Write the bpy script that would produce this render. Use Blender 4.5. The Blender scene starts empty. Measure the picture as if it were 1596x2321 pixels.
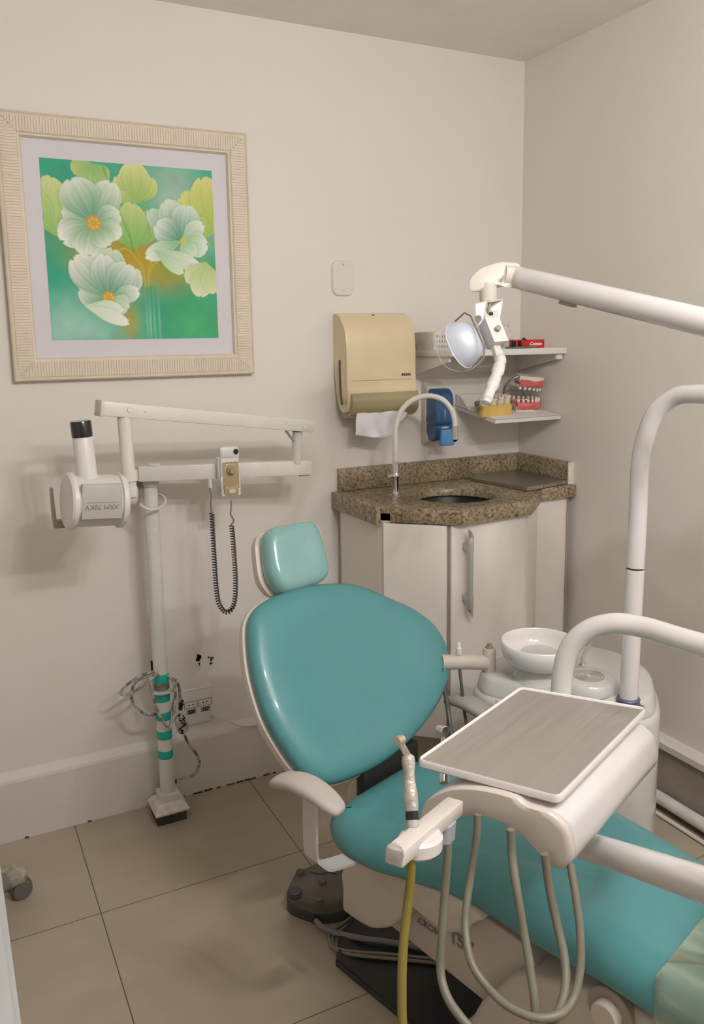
import bpy, bmesh, math, random
import numpy as np
from mathutils import Vector, Matrix
random.seed(7)
S = bpy.context.scene
COL = S.collection
PI = math.pi
# ------------------------------------------------------------------ camera
cd = bpy.data.cameras.new('camera'); cam = bpy.data.objects.new('camera', cd); COL.objects.link(cam)
cd.sensor_fit = 'VERTICAL'; cd.sensor_height = 24.0; cd.lens = 24.0*1874.97/2321
cd.shift_y = (1083.8-1160.5)/2321; cd.clip_start = .02
cam.matrix_world = Matrix.Translation((0, 0, 1.56)) @ Matrix.Rotation(math.radians(-26.5238), 4, 'Z') @ Matrix.Rotation(math.radians(80.4872), 4, 'X') @ Matrix.Rotation(math.radians(-.91778), 4, 'Z')
S.camera = cam
# ------------------------------------------------------------------ light and exposure
S.view_settings.view_transform = 'Standard'; S.view_settings.look = 'None'
S.view_settings.gamma = 1; S.view_settings.use_curve_mapping = False
S.view_settings.exposure = -0.10
wd = bpy.data.worlds.new('world'); S.world = wd; wd.use_nodes = True
wd.node_tree.nodes['Background'].inputs[0].default_value = (.9, .92, 1, 1)
wd.node_tree.nodes['Background'].inputs[1].default_value = .0
def area(name, loc, sx, sy, power, col, target=None):
    l = bpy.data.lights.new(name, 'AREA'); l.shape = 'RECTANGLE'; l.size = sx; l.size_y = sy
    l.energy = power; l.color = col
    o = bpy.data.objects.new(name, l); COL.objects.link(o); o.location = loc
    if target:
        o.rotation_euler = (Vector(target)-Vector(loc)).to_track_quat('-Z', 'Y').to_euler()
    return o
LAMPS = [(.80, .30, 2.38, 425.), (1.25, -.15, 2.36, 440.)]     # bare globe bulbs under the ceiling: x, y, z, radiance
# ------------------------------------------------------------------ materials
MATS = {}
def mat(name, col, rough=.5, metal=0, bump=0, bscale=60, var=0, vscale=4, coat=0, trans=0, alpha=1, ior=1.45, var2=None, stretch=None, spec=None, emit=None, rot=0):
    if name in MATS: return MATS[name]
    m = bpy.data.materials.new(name); MATS[name] = m; m.use_nodes = True
    nt = m.node_tree; N = nt.nodes; L = nt.links; p = N['Principled BSDF']
    p.inputs['Base Color'].default_value = (*col, 1); p.inputs['Roughness'].default_value = rough
    p.inputs['Metallic'].default_value = metal; p.inputs['Coat Weight'].default_value = coat
    p.inputs['Coat Roughness'].default_value = .08
    p.inputs['Transmission Weight'].default_value = trans; p.inputs['Alpha'].default_value = alpha
    p.inputs['IOR'].default_value = ior
    if spec is not None: p.inputs['Specular IOR Level'].default_value = spec
    tc = N.new('ShaderNodeTexCoord'); mp = N.new('ShaderNodeMapping'); L.new(tc.outputs['Object'], mp.inputs[0])
    if stretch: mp.inputs['Scale'].default_value = stretch
    if rot: mp.vector_type = 'TEXTURE'; mp.inputs['Rotation'].default_value = (0, 0, math.radians(rot)); mp.inputs['Scale'].default_value = tuple(1/a for a in stretch)
    nz = N.new('ShaderNodeTexNoise'); nz.inputs['Scale'].default_value = vscale; nz.inputs['Detail'].default_value = 5
    L.new(mp.outputs[0], nz.inputs[0])
    cr = N.new('ShaderNodeValToRGB'); L.new(nz.outputs[0], cr.inputs[0])
    v = var if var else .02
    c2 = var2 if var2 else tuple(c*(1-v) for c in col)
    cr.color_ramp.elements[0].position = .35; cr.color_ramp.elements[1].position = .65
    cr.color_ramp.elements[0].color = (*c2, 1); cr.color_ramp.elements[1].color = (*[min(1, c*(1+v*.5)) for c in col], 1)
    L.new(cr.outputs[0], p.inputs['Base Color'])
    if bump:
        n2 = N.new('ShaderNodeTexNoise'); n2.inputs['Scale'].default_value = bscale; n2.inputs['Detail'].default_value = 4
        L.new(mp.outputs[0], n2.inputs[0]); b = N.new('ShaderNodeBump'); b.inputs['Strength'].default_value = bump
        b.inputs['Distance'].default_value = .01; L.new(n2.outputs[0], b.inputs['Height']); L.new(b.outputs[0], p.inputs['Normal'])
    if emit:
        p.inputs['Emission Color'].default_value = (*emit[0], 1); p.inputs['Emission Strength'].default_value = emit[1]
    return m
WALLD = mat('unseen_wall_paint', (.50, .46, .41), .6)
WALL = mat('wall_paint', (.785, .745, .695), .55, bump=.10, bscale=9, var=.03, vscale=1.6, var2=(.78, .735, .675))
CEIL = mat('ceiling_paint', (.89, .86, .81), .7, bump=.06, bscale=20, var=.03)
SKIRT = mat('skirting_paint', (.70, .665, .605), .45, bump=.12, bscale=14, var=.04, vscale=6)
SKIRTG = mat('grey_skirting_board', (.33, .29, .25), .5, var=.12, vscale=8, bump=.1)
PLW = mat('white_plastic', (.76, .74, .71), .3, var=.02)
PLW2 = mat('warm_white_enamel', (.74, .70, .64), .33, var=.03)
GLOSSW = mat('glossy_white_enamel', (.72, .695, .68), .14, coat=.6, var=.01)
XRW = mat('aged_white_paint', (.72, .70, .64), .35, bump=.10, bscale=40, var=.05, vscale=9)
XPOLE = mat('lumpy_white_paint', (.72, .71, .68), .4, bump=.35, bscale=45, var=.06, vscale=14)
XGREY = mat('pale_grey_panel', (.52, .50, .46), .45, var=.05)
CREAM = mat('cream_plastic', (.74, .62, .40), .28, coat=.3, var=.05, vscale=7)
CREAMD = mat('olive_smoked_plastic', (.36, .31, .17), .2, coat=.4, var=.06)
OFFW = mat('ivory_plastic', (.70, .665, .575), .35, var=.03)
BEIGEP = mat('beige_plastic', (.56, .50, .43), .42, var=.03, bump=.04, bscale=200)
ARMG = mat('grey_armrest_vinyl', (.46, .42, .38), .5, var=.04, bump=.05, bscale=150)
ARMG2 = mat('grey_green_armrest', (.36, .35, .31), .45, var=.04)
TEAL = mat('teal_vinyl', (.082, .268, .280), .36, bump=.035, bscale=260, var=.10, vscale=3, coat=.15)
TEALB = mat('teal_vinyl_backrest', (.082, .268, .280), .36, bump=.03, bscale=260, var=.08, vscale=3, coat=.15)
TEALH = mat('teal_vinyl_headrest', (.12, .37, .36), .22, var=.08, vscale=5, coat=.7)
TAPE = mat('teal_tape', (.02, .45, .36), .4, var=.05)
CHROME = mat('chrome', (.75, .75, .75), .12, metal=1)
STEEL = mat('brushed_steel', (.50, .49, .46), .32, metal=1, var=.15, vscale=30, stretch=(1, 14, 1))
ALU = mat('grey_aluminium', (.50, .50, .475), .42, metal=.35)
BLACK = mat('black_plastic', (.012, .012, .013), .35)
BLACKR = mat('black_rubber_coat', (.016, .015, .014), .55, bump=.05, bscale=90)
BASEEDGE = mat('dark_grey_metal', (.05, .05, .05), .45)
PEDAL = mat('khaki_grey_plastic', (.135, .115, .085), .42, bump=.05, bscale=220, var=.12, vscale=9)
PEDALS = mat('dark_grey_plastic', (.06, .062, .06), .4, var=.1)
HOSE = mat('grey_green_hose', (.175, .165, .125), .45, var=.06)
HOSEY = mat('yellow_hose', (.20, .165, .03), .45, var=.1, vscale=12)
HOSED = mat('dark_hose', (.085, .085, .075), .45)
CABLEG = mat('grey_cable', (.20, .20, .20), .5)
CABLEO = mat('olive_cable', (.23, .21, .15), .5)
WHCAB = mat('white_laminate', (.80, .76, .70), .4, bump=.02, var=.02)
CREV = mat('dark_gap', (.07, .06, .05), .8)
PAPER = mat('paper_towel', (.82, .80, .83), .8, bump=.08, bscale=70)
BLUE = mat('blue_translucent_plastic', (.035, .14, .36), .12, trans=.35, coat=.5, var=.15, vscale=12)
BLUEL = mat('light_blue_plastic', (.10, .33, .66), .3, coat=.3, var=.05)
CLEAR = mat('clear_plastic', (.96, .96, .96), .04, trans=1, ior=1.25)
FILM = mat('crumpled_film', (.9, .88, .85), .08, alpha=.32, bump=.9, bscale=60, spec=.9)
FROST = mat('frosted_plastic', (.82, .77, .70), .45, alpha=.7, var=.12, vscale=30)
RED = mat('red_carton', (.62, .018, .022), .35)
WHITEP = mat('white_print', (.85, .85, .85), .5)
GREYP = mat('grey_print', (.21, .20, .21), .5)
GREENB = mat('green_booklet', (.05, .22, .15), .5)
YPLAS = mat('yellow_dental_stone', (.66, .45, .13), .6, bump=.12, bscale=60, var=.15, vscale=14)
TOOTHY = mat('ivory_tooth_resin', (.66, .60, .46), .3, var=.1, vscale=30)
TOOTH = mat('white_tooth_enamel', (.82, .77, .68), .18, coat=.5)
GUM = mat('pink_gum', (.62, .13, .13), .22, coat=.6, var=.15, vscale=30)
GUMD = mat('dark_red_tongue', (.26, .03, .025), .25, coat=.5)
IVORY = mat('ivory_model_base', (.78, .73, .60), .4, var=.03)
BRISTLE = mat('brush_bristle', (.30, .27, .23), .8)
BRUSHH = mat('pale_yellow_handle', (.70, .64, .38), .4)
REFL = mat('bluish_reflector', (.66, .72, .82), .42, metal=.2, coat=.1, var=.06, vscale=7)
SLEEVE = mat('plastic_sleeve', (.72, .69, .66), .22, bump=.45, bscale=50, coat=.3)
PRINTG = mat('beige_scale_plate', (.42, .33, .18), .4, var=.1)
TRAYM = mat('tray_wrapped_grey', (.255, .228, .20), .18, bump=.30, bscale=20, stretch=(.16, 3, 1), rot=24, var=.03, vscale=9, coat=.7)  # faint streaks in the colour stand in for reflections on the film's wrinkles
DARKSINK = mat('black_sink_bowl', (.012, .014, .018), .4)
CUSHEL = mat('pinkish_white_shell', (.70, .63, .56), .4, var=.03)
SHELL = mat('beige_white_shell', (.58, .52, .455), .42, var=.03)
LAMPM = mat('lamp_diffuser', (1, 1, 1), .4, emit=((1, .96, .9), 6))
FOOTC = mat('foot_cover_film', (.55, .60, .42), .14, alpha=.42, bump=.25, bscale=22, spec=.8, stretch=(1, .25, 1), var=.3, vscale=30)
STOOLG = mat('grey_caster', (.14, .135, .115), .45, var=.08)
BLUEC = mat('slate_blue_collar', (.10, .115, .16), .4)
YAGED = mat('yellowed_plastic', (.33, .31, .20), .45, var=.08)

def granite():
    m = bpy.data.materials.new('granite'); m.use_nodes = True; nt = m.node_tree; N = nt.nodes; L = nt.links; p = N['Principled BSDF']
    tc = N.new('ShaderNodeTexCoord')
    n1 = N.new('ShaderNodeTexNoise'); n1.inputs['Scale'].default_value = 95; n1.inputs['Detail'].default_value = 6; n1.inputs['Roughness'].default_value = .7
    n2 = N.new('ShaderNodeTexVoronoi'); n2.inputs['Scale'].default_value = 260
    n3 = N.new('ShaderNodeTexNoise'); n3.inputs['Scale'].default_value = 9; n3.inputs['Detail'].default_value = 3
    for n in (n1, n2, n3): L.new(tc.outputs['Object'], n.inputs['Vector'])
    c1 = N.new('ShaderNodeValToRGB'); e = c1.color_ramp.elements
    e[0].position = .36; e[0].color = (.07, .052, .034, 1); e[1].position = .44; e[1].color = (.26, .205, .125, 1)
    for pos, c in ((.52, (.36, .295, .19, 1)), (.66, (.50, .43, .31, 1))):
        q = e.new(pos); q.color = c
    L.new(n1.outputs[0], c1.inputs[0])
    c2 = N.new('ShaderNodeValToRGB'); e = c2.color_ramp.elements
    e[0].position = .12; e[0].color = (.62, .55, .43, 1); e[1].position = .3; e[1].color = (1, 1, 1, 1)
    L.new(n2.outputs['Color'], c2.inputs[0])
    mx = N.new('ShaderNodeMix'); mx.data_type = 'RGBA'; mx.blend_type = 'MULTIPLY'; mx.inputs[0].default_value = .5
    L.new(c1.outputs[0], mx.inputs[6]); L.new(c2.outputs[0], mx.inputs[7])
    c3 = N.new('ShaderNodeValToRGB'); e = c3.color_ramp.elements
    e[0].position = .35; e[0].color = (.72, .70, .66, 1); e[1].position = .65; e[1].color = (1, 1, 1, 1)
    L.new(n3.outputs[0], c3.inputs[0])
    m2 = N.new('ShaderNodeMix'); m2.data_type = 'RGBA'; m2.blend_type = 'MULTIPLY'; m2.inputs[0].default_value = 1
    L.new(mx.outputs[2], m2.inputs[6]); L.new(c3.outputs[0], m2.inputs[7]); L.new(m2.outputs[2], p.inputs['Base Color'])
    p.inputs['Roughness'].default_value = .27
    return m
GRAN = granite()
def floor_mat():
    m = bpy.data.materials.new('beige_porcelain_tile'); m.use_nodes = True; nt = m.node_tree; N = nt.nodes; L = nt.links; p = N['Principled BSDF']
    tc = N.new('ShaderNodeTexCoord'); sp = N.new('ShaderNodeSeparateXYZ'); L.new(tc.outputs['Object'], sp.inputs[0])
    def mth(op, a, b=None):
        n = N.new('ShaderNodeMath'); n.operation = op
        for i, v in enumerate((a, b)):
            if v is None: continue
            if isinstance(v, (int, float)): n.inputs[i].default_value = v
            else: L.new(v, n.inputs[i])
        return n.outputs[0]
    def line(out, off, per):
        f = mth('DIVIDE', mth('SUBTRACT', out, off), per); f = mth('ADD', f, .5)
        f = mth('FRACT', f); f = mth('ABSOLUTE', mth('SUBTRACT', f, .5)); return mth('LESS_THAN', mth('MULTIPLY', f, per), .0014)
    g = mth('MAXIMUM', line(sp.outputs[0], .2825, .602), line(sp.outputs[1], 2.1700, .597))
    nz = N.new('ShaderNodeTexNoise'); nz.inputs['Scale'].default_value = 2.2; nz.inputs['Detail'].default_value = 7
    mp = N.new('ShaderNodeMapping'); mp.inputs['Scale'].default_value = (1, 3, 1); L.new(tc.outputs['Object'], mp.inputs[0]); L.new(mp.outputs[0], nz.inputs[0])
    cr = N.new('ShaderNodeValToRGB'); L.new(nz.outputs[0], cr.inputs[0])
    cr.color_ramp.elements[0].position = .3; cr.color_ramp.elements[0].color = (.385, .325, .25, 1)
    cr.color_ramp.elements[1].position = .7; cr.color_ramp.elements[1].color = (.44, .375, .295, 1)
    mx = N.new('ShaderNodeMix'); mx.data_type = 'RGBA'; L.new(g, mx.inputs[0]); L.new(cr.outputs[0], mx.inputs[6]); mx.inputs[7].default_value = (.10, .075, .05, 1)
    L.new(mx.outputs[2], p.inputs['Base Color']); p.inputs['Roughness'].default_value = .34
    p.inputs['Specular IOR Level'].default_value = .35
    return m
FLOOR = floor_mat()
# ------------------------------------------------------------------ mesh helpers
WM = {}
def T(x, y, z): return Matrix.Translation((x, y, z))
def R(a, ax): return Matrix.Rotation(math.radians(a), 4, ax)
def frame(o, x, y, z=None):
    x = Vector(x).normalized(); y = Vector(y); 
    z_ = x.cross(y).normalized(); y = z_.cross(x)
    m = Matrix((( x.x, y.x, z_.x, o[0]), (x.y, y.y, z_.y, o[1]), (x.z, y.z, z_.z, o[2]), (0, 0, 0, 1)))
    return m
def catmull(P, k=8, closed=False):
    P = [Vector(p) for p in P]; n = len(P); out = []
    rng = range(n) if closed else range(n-1)
    for i in rng:
        if closed: a, b, c, d = P[(i-1) % n], P[i], P[(i+1) % n], P[(i+2) % n]
        else: a, b, c, d = P[max(i-1, 0)], P[i], P[i+1], P[min(i+2, n-1)]
        for j in range(k):
            t = j/k; out.append(.5*((2*b)+(-a+c)*t+(2*a-5*b+4*c-d)*t*t+(-a+3*b-3*c+d)*t**3))
    if not closed: out.append(P[-1])
    return out
def resample(P, n, closed=True):
    Q = list(P)+([P[0]] if closed else []); d = [0]
    for a, b in zip(Q, Q[1:]): d.append(d[-1]+(b-a).length)
    out = []; j = 0
    m = n if closed else n-1
    for i in range(n):
        s = d[-1]*i/m
        while j < len(d)-2 and d[j+1] < s: j += 1
        t = (s-d[j])/max(d[j+1]-d[j], 1e-9); out.append(Q[j].lerp(Q[j+1], min(max(t, 0), 1)))
    return out
def rrect(w, h, r, k=6):
    out = []
    for cx, cy, a0 in ((w/2-r, h/2-r, 0), (-w/2+r, h/2-r, 90), (-w/2+r, -h/2+r, 180), (w/2-r, -h/2+r, 270)):
        for i in range(k+1):
            a = math.radians(a0+90*i/k); out.append(Vector((cx+r*math.cos(a), cy+r*math.sin(a))))
    return out
def circ(r, n=40, ry=None): return [Vector((r*math.cos(2*PI*i/n), (ry or r)*math.sin(2*PI*i/n))) for i in range(n)]
class MB:
    def __init__(s): s.v = []; s.f = []
    def add(s, vs, fs):
        o = len(s.v); s.v += [Vector(v) for v in vs]; s.f += [tuple(i+o for i in f) for f in fs]; return s
    def box(s, c, size, m=None, bev=0, seg=2, taper=None):
        bm = bmesh.new(); bmesh.ops.create_cube(bm, size=1)
        for v in bm.verts:
            v.co = Vector((v.co.x*size[0], v.co.y*size[1], v.co.z*size[2]))
            if taper and v.co.z > 0: v.co.x *= taper; v.co.y *= taper
        if bev: bmesh.ops.bevel(bm, geom=bm.edges[:], offset=bev, segments=seg, affect='EDGES', profile=.5)
        m = m or Matrix.Identity(4)
        bm.verts.ensure_lookup_table()
        s.add([m @ (v.co+Vector(c)) for v in bm.verts], [[v.index for v in f.verts] for f in bm.faces]); bm.free(); return s
    def beam(s, a, b, w, h, up=(0, 0, 1), bev=0):
        a = Vector(a); b = Vector(b); x = (b-a); L = x.length; z = Vector(up); y = z.cross(x).normalized(); z = x.normalized().cross(y)
        m = frame((a+b)/2, x, y); return s.box((0, 0, 0), (L, w, h), m, bev)
    def rings(s, loops, cap0=True, cap1=True, closed=True):
        n = len(loops[0]); o = len(s.v)
        for l in loops: s.v += [Vector(p) for p in l]
        for i in range(len(loops)-1):
            for j in range(n if closed else n-1):
                a = o+i*n+j; b = o+i*n+(j+1) % n; s.f.append((a, b, b+n, a+n))
        if cap0: s.f.append(tuple(o+j for j in range(n))[::-1])
        if cap1: s.f.append(tuple(o+(len(loops)-1)*n+j for j in range(n)))
        return s
    def tube(s, pts, r, n=14, k=6, smooth=True, caps=True):
        P = catmull(pts, k) if smooth and len(pts) > 2 else [Vector(p) for p in pts]
        m = len(P); rr = r if callable(r) else (lambda t: r)
        t0 = (P[1]-P[0]).normalized(); u = t0.orthogonal().normalized(); loops = []
        for i, p in enumerate(P):
            t = (P[min(i+1, m-1)]-P[max(i-1, 0)]).normalized(); u = (u-t*u.dot(t)).normalized(); w = t.cross(u)
            q = rr(i/(m-1)); loops.append([p+(u*math.cos(2*PI*j/n)+w*math.sin(2*PI*j/n))*q for j in range(n)])
        return s.rings(loops, caps, caps)
    def cyl(s, a, b, r, n=28, r2=None, bev=0):
        a = Vector(a); b = Vector(b); L = (b-a).length; r2 = r if r2 is None else r2
        m = frame(a, (b-a).orthogonal(), (b-a).cross((b-a).orthogonal()))
        bv = bev or min(.0015, r*.1)
        pr = [(r-bv, 0), (r, bv), (r2, L-bv), (r2-bv, L)]
        return s.lathe(pr, m, n)
    def lathe(s, prof, m=None, n=36, cap=True):
        m = m or Matrix.Identity(4); c0 = prof[0][0] > 1e-6; c1 = prof[-1][0] > 1e-6
        loops = [[m @ Vector((max(r, 1e-5)*math.cos(2*PI*j/n), max(r, 1e-5)*math.sin(2*PI*j/n), z)) for j in range(n)] for r, z in prof]
        return s.rings(loops, cap, cap)
    def prism(s, P, z0, z1, m=None, bev=0):
        return s.slab(P, [(bev, z0), (0, z0+bev), (0, z1-bev), (bev, z1)] if bev else [(0, z0), (0, z1)], m, 0)
    def slab(s, P, prof, m=None, dome=None, nd=4, zf=None, shape=None):
        """closed outline P swept through (inset, height); dome = list of (scale, height) rings to the middle"""
        m = m or Matrix.Identity(4); P = [Vector((p[0], p[1])) for p in P]; n = len(P)
        ar = sum(P[i].x*P[(i+1) % n].y-P[(i+1) % n].x*P[i].y for i in range(n))
        if ar < 0: P = P[::-1]
        nor = []
        for i in range(n):
            t = (P[(i+1) % n]-P[i-1]).normalized(); nor.append(Vector((-t.y, t.x)))
        c = sum(P, Vector((0, 0)))/n
        zf = zf or (lambda x, y: 0)
        loops = []
        for ins, h in prof:
            loops.append([m @ Vector(((P[i]+nor[i]*ins).x, (P[i]+nor[i]*ins).y, h+zf(P[i].x, P[i].y))) for i in range(n)])
        if dome:
            base = [P[i]+nor[i]*prof[-1][0] for i in range(n)]
            for sc, h in dome:
                q = [c+(b-c)*sc for b in base]; loops.append([m @ Vector((a.x, a.y, h+zf(a.x, a.y))) for a in q])
        return s.rings(loops)
    def sphere(s, c, r, sc=(1, 1, 1), m=None, n=20):
        m = m or Matrix.Identity(4); k = n//2
        loops = [[m @ Vector((c[0]+r*sc[0]*math.sin(a)*math.cos(2*PI*j/n), c[1]+r*sc[1]*math.sin(a)*math.sin(2*PI*j/n), c[2]-r*sc[2]*math.cos(a))) for j in range(n)] for a in [max(.02, PI*i/k) if i < k else PI-.02 for i in range(k+1)]]
        return s.rings(loops)
    def build(s, name, material, parent=None, ang=35, smooth=True, subsurf=0, solid=0):
        me = bpy.data.meshes.new(name); o = bpy.data.objects.new(name, me); COL.objects.link(o)
        if parent is not None:
            W = WM[parent.name]; inv = W.inverted(); o.parent = parent; WM[o.name] = W
        else:
            lo = [min(v[i] for v in s.v) for i in range(3)]; hi = [max(v[i] for v in s.v) for i in range(3)]
            W = T((lo[0]+hi[0])/2, (lo[1]+hi[1])/2, lo[2]); inv = W.inverted(); o.matrix_world = W; WM[o.name] = W
        me.from_pydata([inv @ v for v in s.v], [], s.f)
        bm = bmesh.new(); bm.from_mesh(me); bmesh.ops.recalc_face_normals(bm, faces=bm.faces); bm.to_mesh(me); bm.free()
        me.materials.append(material)
        if smooth:
            me.polygons.foreach_set('use_smooth', [True]*len(me.polygons)); me.set_sharp_from_angle(angle=math.radians(ang))
        if subsurf:
            md = o.modifiers.new('subdivision', 'SUBSURF'); md.levels = subsurf; md.render_levels = subsurf
        if solid:
            md = o.modifiers.new('thickness', 'SOLIDIFY'); md.thickness = solid
        return o
def tag(o, label, cat, group=None):
    o['label'] = label; o['category'] = cat
    if group: o['group'] = group
    return o
def thing(name, label, cat, loc, rz=0, group=None):
    o = bpy.data.objects.new(name, None); COL.objects.link(o); o.empty_display_size = .05
    W = T(*loc) @ R(rz, 'Z'); o.matrix_world = W; WM[o.name] = W
    return tag(o, label, cat, group)
def struct(o): o['kind'] = 'structure'; return o
def part(o, label): o['label'] = label; return o
def text(string, size, m, material, parent, ext=.0004, name='lettering', align='CENTER', bold=0, shear=0, space=1):
    c = bpy.data.curves.new('t', 'FONT'); c.body = string; c.size = size; c.extrude = ext; c.align_x = align; c.align_y = 'CENTER'; c.offset = bold; c.shear = shear; c.space_character = space
    o = bpy.data.objects.new('t', c); COL.objects.link(o); bpy.context.view_layer.update()
    me = bpy.data.meshes.new_from_object(o.evaluated_get(bpy.context.evaluated_depsgraph_get()))
    mb = MB(); mb.add([m @ v.co for v in me.vertices], [list(p.vertices) for p in me.polygons])
    bpy.data.objects.remove(o); bpy.data.curves.remove(c); bpy.data.meshes.remove(me)
    return mb.build(name, material, parent, smooth=False)
# ------------------------------------------------------------------ room
YA, XB, ZC = 2.675, 2.09, 2.58
XL, YF = -1.45, -1.55
struct(MB().box(((XL+XB)/2, (YF+YA)/2, -.05), (XB-XL+.2, YA-YF+.2, .1), T(0, 0, 0)).build('floor', FLOOR, smooth=False))
fl = bpy.data.objects['floor']; Wf = WM['floor']
for v in fl.data.vertices: v.co = Wf @ v.co
fl.matrix_world = Matrix.Identity(4); WM['floor'] = Matrix.Identity(4)
struct(MB().box(((XL+XB)/2, (YF+YA)/2, ZC+.05), (XB-XL+.2, YA-YF+.2, .1)).build('ceiling', CEIL, smooth=False))
wall = struct(MB().box(((XL+XB)/2, YA+.05, ZC/2), (XB-XL+.2, .1, ZC)).build('wall_back', WALL, smooth=False))
struct(MB().box((XB+.05, (YF+YA)/2, ZC/2), (.1, YA-YF, ZC)).build('wall_right', WALL, smooth=False))
struct(MB().box((XL-.05, (YF+YA)/2, ZC/2), (.1, YA-YF, ZC)).build('wall_left', WALL, smooth=False))
struct(MB().box(((XL+XB)/2, YF-.05, ZC/2), (XB-XL+.2, .1, ZC)).build('wall_front', WALLD, smooth=False))
# skirtings: plastered upstand with a slanted top ledge
def skirt_profile(P, d, wallc, name, material, x0, x1, axis):
    mb = MB()
    loops = []
    for t in (x0, x1):
        loops.append([Vector((t, wallc-a, z)) if axis == 'x' else Vector((wallc-a, t, z)) for a, z in P])
    mb.rings(loops); return struct(mb.build(name, material, smooth=False))
skirt_profile([(0, 0), (.027, 0), (.025, .195), (.022, .204), (.004, .222), (0, .225)], 0, YA, 'baseboard_back', SKIRT, XL, XB, 'x')
skirt_profile([(0, .04), (.03, .04), (.03, .205), (0, .205)], 0, XB, 'baseboard_right', SKIRTG, YF, YA-.03, 'y')
skirt_profile([(0, .205), (.045, .205), (.045, .226), (.03, .231), (0, .236)], 0, XB, 'trim_1', SKIRT, YF, YA-.03, 'y')
# dark flaky crack where the skirting meets the floor tiles, small chips and specks
mb = MB()
x = .60
while x < .99:
    w = random.uniform(.008, .03)
    if random.random() < .75: mb.box((x, YA-.029, .002), (w, .004, random.uniform(.002, .006)))
    x += w*1.25
for q in ((.135, .006), (.33, .004)): mb.box((q[0], YA-.029, .002), (.012, .004, q[1]))
o = mb.build('floor_crack', CREV, smooth=False); o['kind'] = 'stuff'; tag(o, 'dark broken gap in the plaster where the back wall skirting meets the floor', 'crack')
mb = MB()
for cx, cz, r in ((.730, .492, .006), (.731, .482, .011), (.735, .486, .007), (.727, .478, .007), (.733, .463, .004), (.732, .458, .003), (.7665, .478, .004), (.776, .472, .005), (.7815, .474, .0035), (.7745, .466, .004), (.772, .455, .004), (.777, .4545, .0035)):
    pts = [Vector((cx+r*(.5+random.random()*.55)*math.cos(a*PI/4.5), cz+r*(.6+random.random()*.7)*math.sin(a*PI/4.5))) for a in range(9)]
    mb.rings([[Vector((p.x, YA-.0002, p.y)) for p in pts], [Vector((p.x, YA-.0012, p.y)) for p in pts]])
o = mb.build('paint_chip', BLACK, smooth=False); o['kind'] = 'stuff'; tag(o, 'scattered black paint chips on the white wall between pole and chair', 'paint chips')
# ------------------------------------------------------------------ ceiling lamps (above and behind the frame)
for i, (lx, ly, lz, pw) in enumerate(LAMPS):
    t = thing('ceiling_lamp', ('two-bulb ceiling lamp over the dental chair', 'two-bulb ceiling lamp near the right wall behind the camera')[i], 'lamp', (lx, ly, ZC))
    MB().lathe([(.09, 0), (.09, -.03), (.07, -.04), (.02, -.045)], T(lx, ly, ZC), 32).build('ceiling_rose', PLW, t)
    for k in (-1, 1):
        MB().cyl((lx+k*.03, ly, ZC-.04), (lx+k*.07, ly, lz+.030), .014, 20).build('socket', PLW, t)
        MB().sphere((lx+k*.075, ly, lz), .036, n=32).build('bulb', mat('bulb_%d' % i, (1, 1, 1), .4, emit=((1, .965, .965), pw)), t)
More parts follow.
